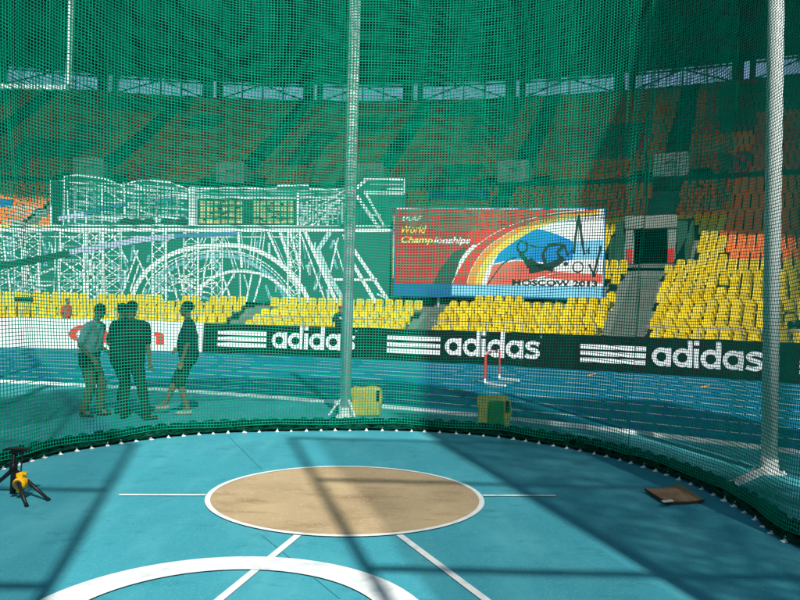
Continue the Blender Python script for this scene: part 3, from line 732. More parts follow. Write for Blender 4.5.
def sk(A_, pts, w_, smooth=False, off=.01): A_.stroke(bez(pts, 7) if smooth else pts, w_, off)
# deck
sk(WA, [(-60, 229.5), (395, 230.5)], 3.2, off=.02); sk(WA, [(-60, 225.3), (395, 226)], 1.0, off=.02)
# sky-line of the top edge
top = [(64, 176.5), (78, 175), (104, 178.5), (122, 185.5), (136, 181), (152, 180.5), (170, 182.5), (188, 189), (235, 188), (276, 189), (277, 185.8), (308, 185), (309, 189), (338, 190)]
sk(WA, top, 1.5, off=.014); sk(WA, [(51, 226), (51, 180.5), (64, 181)], 1.4); sk(WA, [(64, 226), (64, 176)], 1.6)
for k in range(15):   # sketchy facade strokes of the round building
    y = 183 + k * 2.8
    x1 = 186 - abs(k - 5) * 2
    sk(PA if k % 3 else WA, [(66 + random.uniform(0, 10), y + random.uniform(-1, 1)), (100 + random.uniform(-8, 8), y + random.uniform(0, 4)), (x1, y + random.uniform(2, 6))], random.uniform(.5, 1.1), True)
for k in range(13):
    x = 67 + k * 9.3 + random.uniform(-2, 2); sk(PA if k % 2 else WA, [(x, 186 + random.uniform(-4, 5)), (x + random.uniform(-2, 2), 223)], random.uniform(.8, 2.2))
sk(WA, [(72, 184), (96, 184), (120, 200), (150, 214), (186, 220)], 1.8, True); sk(WA, [(90, 182), (125, 192), (188, 199)], 1.8, True); sk(WA, [(170, 192), (214, 197)], 1.3)
sk(WA, [(135, 187), (150, 190), (188, 196)], 2.2, True); sk(WA, [(192, 187), (192, 225)], 6); sk(PA, [(197, 198.5), (197, 225)], 2)
for y in (190.5, 193.5, 196.5): sk(PA, [(190, y), (300, y + .6), (346, y - 2)], .9, off=.011)
sk(WA, [(196, 197.8), (300, 198.2), (338, 197)], 1.3)
# tower and slanted pylons at the right
sk(WA, [(298, 193), (298, 226)], 2.2); sk(WA, [(303, 224), (352, 192), (366, 180)], 3.2); sk(WA, [(310, 226), (356, 198)], 2); sk(WA, [(300, 218), (345, 190)], 1.4)
sk(WA, [(364, 179), (404, 179.5)], 2.2); sk(WA, [(364, 192.5), (404, 193.5)], 3.0); sk(WA, [(404, 178), (404, 194)], 1.6); sk(WA, [(370, 184), (403, 184.5)], .9); sk(WA, [(387, 189), (403, 189)], 2)
sk(WA, [(357, 196), (372, 218), (379, 228)], 3.4); sk(WA, [(366, 194), (384, 226)], 2.4); sk(WA, [(371, 215), (381, 215)], 1.6)
for k in range(9): sk(PA, [(302 + k * 5, 200 + random.uniform(-3, 6)), (303 + k * 5, 224)], random.uniform(1, 2.6))
for k in range(5): sk(WA, [(302 + random.uniform(0, 8), 201 + 5 * k), (336 + random.uniform(0, 10), 198 + 5 * k)], 1.1)
sk(WA, [(305, 232), (337, 303)], 3.6); sk(WA, [(301, 234), (325, 300)], 1.4); sk(PA, [(330, 232), (318, 250), (330, 278), (345, 303)], 5); sk(WA, [(352, 247), (390, 303)], 3.4)
sk(WA, [(344, 234), (352, 262), (376, 303)], 3.6); sk(WA, [(330, 279.5), (377, 279.5)], 2.4); sk(WA, [(392, 232), (392, 301)], 1.2); sk(WA, [(377, 294), (391, 300)], 1.6)
sk(WA, [(338, 238), (329, 278)], 1.6); sk(WA, [(334, 240), (345, 276)], 1.2)
# arches
sk(WA, [(131, 302), (137, 285), (149, 269), (168, 256), (192, 248), (222, 245.5), (248, 247.5), (270, 257), (288, 271), (302, 288), (309, 302)], 4.4, True, .016)
sk(WA, [(140, 302), (146, 285), (158, 270), (176, 258.5), (203, 251.5), (230, 250.5), (256, 258), (277, 273), (296, 295)], 1.0, True, .016)
sk(LA, [(150, 302), (157, 284), (170, 270), (188, 261), (212, 256), (235, 257), (256, 266), (276, 282), (286, 300)], 4, True, .008)
sk(PA, [(146, 302), (152, 284), (165, 269), (184, 258), (210, 252.5), (235, 253), (258, 262), (280, 280), (292, 302)], 1.3, True, .016)
sk(WA, [(193, 302), (201, 288), (214, 277), (233, 271.5), (252, 272), (270, 278), (285, 290), (293, 302)], 2.8, True, .017)
sk(PA, [(300, 302), (296, 286), (284, 266)], 2.5, True)
for x0, x1, w_ in ((216, 204, 1.5), (222, 234, 1.5), (238, 242, 2.4), (253, 248, 1.5), (262, 256, 1.3), (268, 284, 2.2), (280, 292, 3), (290, 300, 2.2), (206, 186, 1.5)):
    sk(WA if w_ > 2 else PA, [(x0, 232), (x1, 268)], w_); sk(PA if w_ > 2 else WA, [(x0 + 3, 232), (x1 + 4, 270)], .8)
for x0, x1 in ((240, 240), (252, 246), (262, 254), (222, 232), (234, 218)): sk(WA, [(x0, 274), (x1, 302)], 1.6)
for k in range(90):   # loose grey-blue shading strokes all over the lower drawing
    x = random.uniform(-60, 345); y = random.uniform(234, 296); hgt = random.uniform(4, 20); sl = random.uniform(-.4, .4)
    if 232 < x < 300 and 255 < y < 268: continue
    sk(LA if k % 3 else PA, [(x, y), (x + sl * hgt, min(301, y + hgt))], random.uniform(.8, 3.2), off=.007)
for k in range(70):
    x = random.uniform(66, 186); y = random.uniform(186, 220); sk(LA if k % 2 else PA, [(x, y), (x + random.uniform(4, 22), y + random.uniform(0, 6))], random.uniform(.6, 2), off=.007)
for k in range(40):
    x = random.uniform(300, 352); y = random.uniform(198, 222); sk(LA if k % 2 else PA, [(x, y), (x + random.uniform(-3, 3), min(226, y + random.uniform(3, 12)))], random.uniform(.8, 3), off=.007)
# lattice towers on the left
for x in (-50, -28, -8, 14, 26, 40, 56, 60, 86, 100, 103, 120):
    sk(WA if x in (26, 40, 56, 86, 103) else PA, [(x, 232), (x + random.uniform(-3, 3), 302)], random.uniform(1, 2.4))
for (xa, xb) in ((-60, 0), (-2, 30), (30, 56), (62, 90), (84, 106), (104, 128), (150, 180), (180, 214)):
    for k in range(9):
        y = 262 + k * 5 if xa >= 0 else 236 + k * 7.5
        c_ = WA if random.random() < .55 else PA
        j_ = lambda: random.uniform(-4, 4)
        if random.random() < .5: sk(c_, [(xa + abs(j_()), y + j_()), ((xa + xb) / 2 + j_(), y + 5 + j_()), (xb - abs(j_()), y + 11 + j_())], random.uniform(.4, 1.6), True)
        if random.random() < .45: sk(c_, [(xb + j_(), y - 3 + j_()), (xa + j_(), y + 9 + j_())], random.uniform(.4, 1.4))
        if random.random() < .5: sk(LA, [(xa + random.uniform(0, xb - xa), y + j_()), (xa + random.uniform(0, xb - xa), y + 10 + j_())], random.uniform(1.5, 4))
for (xa, xb, n_) in ((-52, -30, 5), (-4, 22, 5), (26, 40, 7), (60, 84, 5), (88, 102, 7), (104, 121, 6), (152, 166, 6), (184, 198, 6), (212, 222, 6), (288, 300, 6)):
    hgt = 70 / n_
    sk(WA, [(xa, 232), (xa, 302)], 1.5); sk(WA, [(xb, 232), (xb, 302)], 1.5)
    for k in range(n_):
        y = 232 + hgt * k; sk(WA, [(xa, y), (xb, y + hgt)], .8, off=.013); sk(WA, [(xb, y), (xa, y + hgt)], .8, off=.013); sk(PA, [(xa, y), (xb, y)], .9, off=.012)
sk(WA, [(-60, 236.5), (300, 237)], .8); sk(PA, [(-60, 281), (130, 282)], 1.2)
for (xa, ya, xb, yb) in ((18, 232, 34, 290), (66, 300, 88, 262), (88, 258, 100, 300), (120, 300, 138, 250), (134, 250, 150, 285), (96, 238, 84, 300), (112, 234, 128, 262), (158, 250, 172, 236), (166, 262, 178, 300),
                         (200, 300, 208, 250), (176, 260, 186, 302), (140, 262, 130, 292), (2, 234, 12, 300)):
    sk(WA, [(xa, ya), (xb, yb)], 1.6)
for k in range(16): sk(PA, [(0 + random.uniform(-5, 50), 206 + k * 1.3), (20 + random.uniform(0, 28), 207 + k * 1.3)], .6)
pf(LA.build('bluish_patches', M['art_mist']), sb); pf(WA.build('white_drawing', M['art_white']), sb); pf(PA.build('pale_drawing', M['art_pale']), sb)
A_ = Art(SD); A_.stroke(bez([(70, 252), (100, 247), (140, 240), (175, 236.5)], 6), 5.5, .024); A_.stroke([(58, 219), (84, 214)], 4, .024); pf(A_.build('lilac_ribbon', M['art_lilac']), sb)
A_ = Art(SD); A_.stroke(bez([(84, 214), (105, 208), (128, 204)], 6), 4, .024); A_.stroke(bez([(175, 236.5), (200, 235), (238, 233.5)], 6), 4, .024); A_.stroke([(155, 203), (176, 198)], 3.5, .024); pf(A_.build('blue_ribbon', M['art_blue']), sb)
A_ = Art(SD); A_.stroke(bez([(-60, 275), (0, 266), (40, 259), (70, 253)], 6), 6.5, .024)
for x in (126, 137, 149, 167, 182): A_.ring(x, 221.5, 3.4, .01, .024, 12, 1.9)
A_.rect(52.5, 182, 62.5, 224, .018); pf(A_.build('dark_ribbon_and_bushes', M['art_green']), sb)
A_ = Art(SD)
for (x0, x1) in ((198.5, 243), (253, 294.5)): A_.rect(x0, 200, x1, 224, .012)
pf(A_.build('window_glow', M['art_window']), sb)
A_ = Art(SD)
for (x0, x1) in ((198.5, 243), (253, 294.5)):
    for k in range(7): x = x0 + (x1 - x0) * k / 6; A_.rect(x - .8, 199.5, x + .8, 224.5, .016)
    for k in range(5): A_.rect(x0, 200 + k * 6 - .7, x1, 200 + k * 6 + .7, .019)
    for k in range(14): x = random.uniform(x0 + 2, x1 - 6); y = random.uniform(201, 221); A_.rect(x, y, x + 4, y + 1.8, .021)
A_.rect(244, 199, 252.5, 225, .013); pf(A_.build('window_bars', M['art_green']), sb)

# blue tarpaulins on the fascia
for (x0, x1, y0, y1, lab) in ((428, 490, 189.5, 200, 'blue tarpaulin strip behind the top left of the red billboard'), (-30, 12, 199, 207, 'blue sheet lying over seats at the far left of the stand')):
    Yp = 47 if x0 > 0 else 43.0
    a_, b_, c_, d_ = hat(x0, y0, Yp), hat(x1, y0, Yp), hat(x1, y1, Yp), hat(x0, y1, Yp)
    mb = MB(); k = Vector((0, .08, 0)); mb.hexa([d_, c_, c_ + k, d_ + k, a_, b_, b_ + k, a_ + k]); o = mb.build('tarpaulin', M['blue_tarp']); tag(o, lab, 'tarpaulin')

# ================================================================== THE CAGE: posts, gates, nets
def post(x, y, label, r=.088, h=8.2, brace_to=None, lean=0.0):
    p = gp(x, y) if y else Vector((x[0], x[1], 0))
    e = empty('cage_post', p); e.matrix_basis = Matrix.Translation(p); tag(e, label, 'pole', 'white poles holding the net')
    mb = MB(); mb.tube([p + Vector((0, 0, .02)), p + Vector((lean, 0, h))], r, 20); pf(mb.build('pole', M['white_metal'], smooth=True), e)
    mb = MB(); mb.box(p + Vector((0, 0, .012)), (.27, .27, .024)); mb.tube([p + Vector((0, 0, .024)), p + Vector((0, 0, .16))], r + .012, 20)
    for sx_ in (-1, 1):
        for sy_ in (-1, 1): mb.tube([p + Vector((sx_ * .11, sy_ * .11, .024)), p + Vector((sx_ * .11, sy_ * .11, .05))], .012, 6)
    pf(mb.build('base_plate', M['white_metal']), e)
    cdir = (Vector((CC.x, CC.y, 0)) - p); cdir.z = 0; cdir.normalize()
    mb = MB(); mb.tube([p + Vector((lean, 0, h - .1)), p + Vector((lean, 0, h + .25)) + cdir * .9], .04, 10); pf(mb.build('top_arm', M['white_metal'], smooth=True), e)
    if brace_to:
        q = gp(*brace_to); mb = MB(); mb.bar(p + Vector((0, 0, .05)), Vector((q.x, q.y, .03)), .075, .05)
        pf(mb.build('foot_brace', M['white_metal']), e)
    else:
        mb = MB()
        for k in range(3):
            d = Vector((math.cos(1.2 + k * 2.1), math.sin(1.2 + k * 2.1), 0)); mb.bar(p + Vector((0, 0, .28)) + d * r, p + d * .26 + Vector((0, 0, .03)), .03, .03)
        pf(mb.build('foot_brace', M['white_metal']), e)
    return p
PA_ = post(345, 417, 'white pole standing behind the net beside the yellow foam block')
PB_ = post(769, 473, 'thick white pole with a slanting foot bar behind the net near the brown board', brace_to=(731, 487.5), r=.086)
# light hanging frame seen through the net, top left
e = empty('hanging_frame', (hat(-90, 200, 11.4).x, 11.4, 0)); e.matrix_basis = Matrix.Translation(e.location)
tag(e, 'white rectangular tube frame high up on a mast, only its lower corner showing', 'frame')
z1 = hat(68, 88, 11.4).z; xr = hat(68, 88, 11.4).x; xl = e.location.x; mb = MB()
mb.bar((xl, 11.4, z1), (xr, 11.4, z1), .065); mb.bar((xr, 11.4, z1 + .035), (xr, 11.4, 9.0), .065); mb.bar((xl, 11.4, 9.035), (xr + .032, 11.4, 9.035), .065)
pf(mb.build('frame', M['white_metal']), e); mb = MB(); mb.tube([(xl - .1, 11.4, 0), (xl - .1, 11.4, 9.4)], .06, 12); pf(mb.build('mast', M['white_metal']), e)

def cord_mesh(P, rad, step_u=1, step_v=1):
    """P: grid (nu, nv, 3) of knots -> thin three-sided cords both ways"""
    nu, nv = P.shape[:2]
    T = np.gradient(P, axis=0); T /= np.linalg.norm(T, axis=2, keepdims=True) + 1e-9
    W = np.gradient(P, axis=1); W /= np.linalg.norm(W, axis=2, keepdims=True) + 1e-9
    N = np.cross(T, W); N /= np.linalg.norm(N, axis=2, keepdims=True) + 1e-9
    Vs, Qs, base = [], [], 0
    def lines(G, S_, N_):   # G (nl, np, 3): cords along axis 1, side dir S_
        nonlocal base
        nl, n_ = G.shape[:2]
        ring = np.stack([G + S_ * rad, G - S_ * rad * .5 + N_ * rad * .87, G - S_ * rad * .5 - N_ * rad * .87], 2)
        Vs.append(ring.reshape(-1, 3)); i, j, k = np.meshgrid(np.arange(nl), np.arange(n_ - 1), np.arange(3), indexing='ij')
        a = base + (i * n_ + j) * 3 + k; b = base + (i * n_ + j) * 3 + (k + 1) % 3
        Qs.append(np.stack([a, b, b + 3, a + 3], 3).reshape(-1, 4)); base += nl * n_ * 3
    sv = np.unique(np.r_[np.arange(0, nv, step_v), nv - 1]); su = np.unique(np.r_[np.arange(0, nu, step_u), nu - 1])
    lines(P[:, sv], T[:, sv], N[:, sv])
    G = P[su].transpose(1, 0, 2); lines(G, W[su].transpose(1, 0, 2), N[su].transpose(1, 0, 2))
    return np.concatenate(Vs), np.concatenate(Qs)

# bottom edge of the net on the floor, read off the photo, carried on to the gates out of view
bot_px = [(0, 470), (40, 459), (90, 449), (150, 440), (215, 434), (300, 431.5), (380, 431), (440, 433), (500, 438), (560, 447.5), (610, 458), (660, 473), (705, 491), (750, 516), (800, 549)]
bp = [gp(x, y) for x, y in bot_px]
left_ext = [(-4.35, .2), (-4.75, 2.2), (-4.85, 4.2), (-4.6, 6.2)]; right_ext = [(3.62, 4.3), (3.85, 3.7)]
path = bez(left_ext + [(p.x, p.y) for p in bp] + right_ext, 10)
PITCH_N = 0.041
def top_curve(B):
    c = np.array([CC.x, CC.y]) ; d = B - c; n_ = d / np.linalg.norm(d, axis=1, keepdims=True)
    return B + n_ * .42
NETH = 7.6
def net_grid(B, zs, bulge=.10, fold=1.0, out=0.0, seed=0.0, swirl=.03):
    T_ = top_curve(B); s_ = np.r_[0, np.cumsum(np.linalg.norm(np.diff(B, axis=0), axis=1))]
    tan = np.gradient(B, axis=0); tan /= np.linalg.norm(tan, axis=1, keepdims=True); nor = np.stack([tan[:, 1], -tan[:, 0]], 1)
    c = np.array([CC.x, CC.y]); sg = np.sign(((B - c) * nor).sum(1)); nor *= sg[:, None]
    G = np.zeros((len(B), len(zs), 3))
    for j, z in enumerate(zs):
        f = z / NETH
        base = B * (1 - f) + T_ * f
        sag = bulge * math.sin(math.pi * f) * np.sin(s_ * .9 + seed)
        wav = fold * (.016 * np.sin(s_ * 5.3 + .5 * math.sin(z * 1.1) + seed) + .006 * np.sin(s_ * 11.7 + z * .35 + seed) + .02 * np.sin(s_ * 2.1 + z * .8))
        G[:, j, :2] = base + nor * (sag + wav + out)[:, None]
        G[:, j, 2] = z + swirl * (np.sin(s_ * 1.3 + z * .6 + seed) + .5 * np.sin(s_ * .55 - z * 1.7)) * f + .012 * np.sin(s_ * 4.0 + z)
    return G
B1 = resample(path, PITCH_N)
net = empty('safety_net', (CC.x, CC.y, 0)); net.matrix_basis = Matrix.Translation(net.location)
tag(net, 'green throwing cage net hanging all across the view to the floor', 'net')
zs = np.arange(.10, NETH, PITCH_N)
ks = int(np.argmin(np.linalg.norm(B1 - np.array(gp(628, 462.5)[:2]), axis=1)))
G1 = net_grid(B1[:ks + 1], np.arange(.10, NETH, .039)); V, Q = cord_mesh(G1, .0056, 2, 2); pf(np_obj('netting', V, Q, M['net']), net)
Br = resample(B1[ks:], .030); G3 = net_grid(Br, np.arange(.10, NETH, .031), fold=.45); V3, Q3 = cord_mesh(G3, .0040, 2, 2); pf(np_obj('netting', V3, Q3, M['net']), net)
print('net', len(V), len(Q), G1.shape)
# second, looser hanging of netting over the upper part
net2 = empty('overlapping_net', (CC.x, CC.y, 3.2)); net2.matrix_basis = Matrix.Translation(net2.location)
tag(net2, 'second layer of green netting hanging just outside over the upper part', 'net')
mid = resample(path, PITCH_N); k0 = int(len(mid) * .12); k1 = int(len(mid) * .80)
zs2 = np.arange(2.95, NETH, .0465)
G2 = net_grid(resample(mid[k0:k1], .0425), zs2, bulge=.22, fold=1.6, out=.30, seed=1.3, swirl=.13); V, Q = cord_mesh(G2, .0060, 2, 2); pf(np_obj('netting', V, Q, M['net']), net2)

# gathered hem on the floor: dark core and looping cords
Bh = resample(path, .03); s_ = np.r_[0, np.cumsum(np.linalg.norm(np.diff(Bh, axis=0), axis=1))]
tan = np.gradient(Bh, axis=0); tan /= np.linalg.norm(tan, axis=1, keepdims=True); nor = np.stack([tan[:, 1], -tan[:, 0]], 1)
c_ = np.array([CC.x, CC.y]); nor *= np.sign(((Bh - c_) * nor).sum(1))[:, None]
n_ = 10; ang = np.linspace(0, 2 * np.pi, n_, endpoint=False)
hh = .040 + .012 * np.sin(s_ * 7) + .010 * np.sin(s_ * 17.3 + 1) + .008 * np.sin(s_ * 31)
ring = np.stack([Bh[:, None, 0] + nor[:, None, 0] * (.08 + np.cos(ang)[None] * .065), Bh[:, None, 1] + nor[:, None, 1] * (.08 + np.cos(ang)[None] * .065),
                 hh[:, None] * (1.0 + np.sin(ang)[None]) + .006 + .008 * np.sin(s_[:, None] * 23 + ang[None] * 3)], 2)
i, k = np.meshgrid(np.arange(len(Bh) - 1), np.arange(n_), indexing='ij'); a = i * n_ + k; b = i * n_ + (k + 1) % n_
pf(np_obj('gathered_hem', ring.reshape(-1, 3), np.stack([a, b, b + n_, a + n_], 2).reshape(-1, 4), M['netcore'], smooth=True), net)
PEG = .212
mb = MB(); Ls = []
for q in range(34):
    fr = q / 34; ph = rng.uniform(0, .06)
    arch = np.abs(np.sin(np.pi * (s_ + ph) / PEG)) ** .7
    h_ = .012 + (.03 + .175 * fr) * (.62 + .38 * arch * (1 - .5 * fr)) + .006 * np.sin(s_ * (13 + q) + q); o_ = .01 + .17 * fr * (1 - .5 * fr) - .03 * arch * (1 - fr) + .008 * np.sin(s_ * (9 + q))
    # ride over the core
    Ls.append(np.stack([Bh[:, 0] + nor[:, 0] * o_, Bh[:, 1] + nor[:, 1] * o_, np.maximum(h_, .01)], 1))
V = []; Q = []; base = 0
for Lq in Ls:
    t_ = np.gradient(Lq, axis=0); t_ /= np.linalg.norm(t_, axis=1, keepdims=True); upv = np.array([0, 0, 1.0]); sdv = np.cross(t_, upv); sdv /= np.linalg.norm(sdv, axis=1, keepdims=True)
    r_ = .0066; rg = np.stack([Lq + upv * r_, Lq - upv * r_ * .5 + sdv * r_ * .87, Lq - upv * r_ * .5 - sdv * r_ * .87], 1)
    n = len(Lq); i, k = np.meshgrid(np.arange(n - 1), np.arange(3), indexing='ij'); a = base + i * 3 + k; b = base + i * 3 + (k + 1) % 3
    V.append(rg.reshape(-1, 3)); Q.append(np.stack([a, b, b + 3, a + 3], 2).reshape(-1, 4)); base += n * 3
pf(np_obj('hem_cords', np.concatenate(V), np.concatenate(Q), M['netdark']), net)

# white pegs along the hem
mb = MB()
mb.hexa([(-.024, -.03, 0), (.024, -.03, 0), (.024, .02, 0), (-.024, .02, 0), (-.020, -.026, .010), (.020, -.026, .010), (.020, .018, .012), (-.020, .018, .012)])
mb.hexa([(-.014, -.006, .010), (.014, -.006, .010), (.012, .016, .010), (-.012, .016, .010), (-.004, .006, .052), (.006, .006, .052), (.004, .014, .050), (-.004, .014, .050)])
pegm = mb.build('net_peg', M['white_metal']); pegme = pegm.data; bpy.data.objects.remove(pegm)
s_tot = s_[-1]; cnt = 0
for k in range(int(s_tot / PEG)):
    sk_ = (k + .5) * PEG + rng.uniform(-.02, .02); x = np.interp(sk_, s_, Bh[:, 0]); y = np.interp(sk_, s_, Bh[:, 1])
    q = sees((x, y, 0))
    if q is None or not (-5 < q[0] < 806) or q[1] > 606: continue
    nx, ny = np.interp(sk_, s_, nor[:, 0]), np.interp(sk_, s_, nor[:, 1])
    o = bpy.data.objects.new('net_peg', pegme); col.objects.link(o); cnt += 1
    o.location = (x - nx * .012, y - ny * .012, .006); o.rotation_euler = (0, 0, math.atan2(ny, nx) - math.pi / 2 + rng.normal(0, .25)); sc_ = rng.uniform(.70, .95); o.scale = (sc_, sc_, sc_)
    tag(o, 'small white peg pinning the bottom of the green net to the floor', 'peg', 'white pegs along the foot of the net')
print('pegs', cnt)

# gate panels on either side of the camera (the floor shows their shadows); the two tallest are added to shade the net
ZG = -0.3
def gate(x0, x1, bars, top, label, layers, rad, pitch, inset=.0):
    e = empty('gate_or_shade_panel', ((x0 + x1) / 2, ZG, 0)); e.matrix_basis = Matrix.Translation(e.location); tag(e, label, 'gate panel', 'tall gate panels of the cage')
    mb = MB()
    for x in (x0, x1): mb.bar((x, ZG, .02), (x, ZG, top), .075)
    for z in bars: mb.bar((x0 + .043, ZG, z), (x1 - .043, ZG, z), .065)
    mb.box((x0, ZG, .05), (.3, .3, .1)); mb.box((x1, ZG, .05), (.3, .3, .1))
    pf(mb.build('frame', M['white_metal']), e)
    for q in range(layers):
        us = np.arange(x0 + inset, x1 - .03, pitch); vs = np.arange(.15, top, pitch * (1 + .13 * q)); off = .06 + .07 * q
        G = np.zeros((len(us), len(vs), 3)); uu, vv = np.meshgrid(us, vs, indexing='ij')
        G[..., 0] = uu + .02 * np.sin(vv * 2 + q); G[..., 1] = ZG - off + .03 * np.sin(uu * 7 + q * 2 + vv * .7); G[..., 2] = vv
        V, Q = cord_mesh(G, rad, 8, 8); pf(np_obj('netting', V, Q, M['net']), e)
gate(1.12, 3.05, (2.7, 5.36, 7.93, 10.4), 10.4, 'gate panel with one layer of netting just right of the opening', 1, .0052, .044, .33)
gate(3.12, 5.5, (2.7, 5.36, 7.93, 10.4, 13.2), 13.2, 'gate panel with bunched netting further right of the opening', 3, .0068, .044)
gate(5.6, 6.05, (4, 8, 12, 16), 16.0, 'narrow and very tall unseen net panel added to shade the net', 3, .0065, .048)  # no gate here: added out of view to darken the right of the net
gate(6.5, 9.2, (4, 8, 12, 16), 16.0, 'tall wide unseen net panel added at the far right to shade the net', 3, .0065, .048)  # added shade panel; the gap before it lets sun reach the thick pole
gate(-2.9, -.885, (2.45, 4.9, 7.3, 9.7), 9.7, 'gate panel just left of the opening', 1, .0052, .044, .0)
gate(-4.9, -2.97, (2.45, 4.9, 7.3, 9.7), 9.7, 'gate panel at the left end beside the net', 2, .0052, .044)
for (x, y, lab) in ((-5.3, 7.4, 'white pole outside the left side of the net'), (-5.4, 1.6, 'white pole outside the left side of the net near the gate'), (4.9, 2.2, 'white pole outside the right side of the net')):
    post((x, y), None, lab)

# ================================================================== OBJECTS
# foam blocks
def foam(name, xc, yb, wpx, hpx, rz, m, label, green=False):
    p = gp(xc, yb); d = p.y; W, H = wpx * d / FPX, hpx * d / FPX; T = W * .62
    e = empty(name, (p.x, p.y + T / 2, .006)); e.rotation_euler = (0, 0, rz); e.matrix_basis = Matrix.Translation(e.location) @ Matrix.Rotation(rz, 4, 'Z')
    tag(e, label, 'foam block')
    bm = bmesh.new(); bmesh.ops.create_cube(bm, size=1); bmesh.ops.subdivide_edges(bm, edges=bm.edges[:], cuts=7, use_grid_fill=True)
    for v in bm.verts:
        x, y, z = v.co; rr_ = 1 - .05 * (abs(x) * 2) ** 4 * (abs(z) * 2) ** 4
        v.co = (x * W * rr_ * (1 + .02 * math.sin(z * 7)) + .012 * math.sin(z * 9 + 1), y * T * (1 + .03 * math.sin(x * 6 + z * 5)), (z * rr_ + .5) * H + .012 * math.sin(x * 8) * (z > .4))
    me = bpy.data.meshes.new('block'); bm.to_mesh(me); bm.free(); me.materials.append(m)
    for pl in me.polygons: pl.use_smooth = True
    b = bpy.data.objects.new('block', me); col.objects.link(b); b.parent = e
    md = b.modifiers.new('bevel', 'BEVEL'); md.width = .02; md.segments = 2; md.limit_method = 'ANGLE'; md.angle_limit = R(50)
    h = MB(); h.box((W * .40, -T / 2 - .012, H * .74), (.055, .03, .17)).build('handle', M['black'], e, bevel=.008)
    if green:
        A2 = MB(); A2.hexa([(-W * .20, -T / 2 - .022, H * .10), (W * .30, -T / 2 - .022, H * .08), (W * .30, -T / 2 + .02, H * .08), (-W * .20, -T / 2 + .02, H * .10),
                            (-W * .17, -T / 2 - .022, H * .88), (W * .28, -T / 2 - .022, H * .90), (W * .28, -T / 2 + .02, H * .90), (-W * .17, -T / 2 + .02, H * .88)])
        A2.build('green_face', M['foam_green'], e, bevel=.015)
    sp = MB(); sp.box((0, 0, -.001), (W * .8, T * .8, .008)).build('skid', M['black'], e)
foam('foam_block', 366, 416.5, 30, 28, R(-4), M['foam_yellow'], 'worn yellow foam block with black handle, beside the white pole')
foam('foam_block', 495, 430, 33, 32, R(-6), M['foam_yellow'], 'yellow foam block with a green face, in front of the hurdle', True)

# hurdle
h1, h2 = gp(485, 384.5), gp(499, 379.8)
e = empty('hurdle', (h1 + h2) / 2); e.matrix_basis = Matrix.Translation(e.location); tag(e, 'red and white athletics hurdle standing on the blue track', 'hurdle')
fd = (gp(513, 388) - h1); fd.z = 0; fd.normalize()
for h in (h1, h2):
    mb = MB(); mb.bar(h + Vector((0, 0, .035)), h + fd * .68 + Vector((0, 0, .035)), .06, .05); pf(mb.build('foot', M['white_metal'], bevel=.008), e)
    mb = MB(); mb.bar(h + Vector((0, 0, .06)), h + Vector((0, 0, .14)), .055, .055); pf(mb.build('socket', M['white_metal']), e)
    mb = MB(); mb.bar(h + Vector((0, 0, .14)), h + Vector((0, 0, .76)), .045, .045); pf(mb.build('upright', M['red_paint']), e)
dd = (h2 - h1)
for k in range(5):
    mb = MB(); mb.bar(h1 + dd * (-.06 + 1.12 * k / 5) + Vector((0, 0, .76)), h1 + dd * (-.06 + 1.12 * (k + 1) / 5) + Vector((0, 0, .76)), .02, .07)
    pf(mb.build('crossbar', M['red_paint' if k in (1, 3) else 'white_print']), e)

# small orange lane markers
for (x, y, lab) in ((592, 376, 'small orange lane marker at the foot of the boards beside the lower stand stairs'), (705, 388, 'small orange lane marker on the track near the thick white pole'),
                    ):
    p = gp(x, y); mb = MB(); mb.bar(p + Vector((-.14, -.06, .015)), p + Vector((.14, .10, .06)), .05, .025); o = mb.build('lane_marker', M['orange_mark'], bevel=.006); tag(o, lab, 'marker', 'orange lane markers')

# brown board on the floor
cs = [gp(644.5, 493.5), gp(664.5, 506), gp(704.5, 504), gp(677, 490)]
pc = sum(cs, Vector()) / 4; e = empty('wooden_board', pc); e.matrix_basis = Matrix.Translation(pc); tag(e, 'square brown wooden board with a curled edge lying on the blue floor', 'board')
nn = 12; V = []; Q = []
for layer in (0, 1):
    for i in range(nn + 1):
        for j in range(nn + 1):
            u, v = i / nn, j / nn; p = cs[0] * (1 - u) * (1 - v) + cs[1] * u * (1 - v) + cs[2] * u * v + cs[3] * (1 - u) * v
            z = .012 + .022 * (2 * v - .9) ** 2 * (1 - .3 * u) + .010 * math.sin(u * 5) * v + layer * .024
            V.append((p.x - pc.x, p.y - pc.y, z))
nv = (nn + 1) ** 2; id_ = lambda l, i, j: l * nv + i * (nn + 1) + j
for i in range(nn):
    for j in range(nn): Q.append((id_(1, i, j), id_(1, i + 1, j), id_(1, i + 1, j + 1), id_(1, i, j + 1))); Q.append((id_(0, i, j), id_(0, i, j + 1), id_(0, i + 1, j + 1), id_(0, i + 1, j)))
np_obj('panel', V, Q, M['ply'], e, True)
Q = []
for i in range(nn):
    for j in (0, nn): Q.append((id_(0, i, j), id_(0, i + 1, j), id_(1, i + 1, j), id_(1, i, j))); Q.append((id_(0, j, i), id_(0, j, i + 1), id_(1, j, i + 1), id_(1, j, i)))
np_obj('edge', V, Q, M['ply_edge'], e)
q0, q1 = gp(664, 502.8), gp(674, 500.8)
mb = MB(); f_ = lambda p, z: (p.x - pc.x, p.y - pc.y, z); g1, g2, g3, g4 = gp(664, 504, .05), gp(674.5, 502.8, .05), gp(672, 499.8, .05), gp(661, 501, .05)
mb.add([f_(g1, .062), f_(g2, .062), f_(g3, .055), f_(g4, .055)], [(0, 1, 2, 3)]); mb.build('paper_label', M['paper'], e)

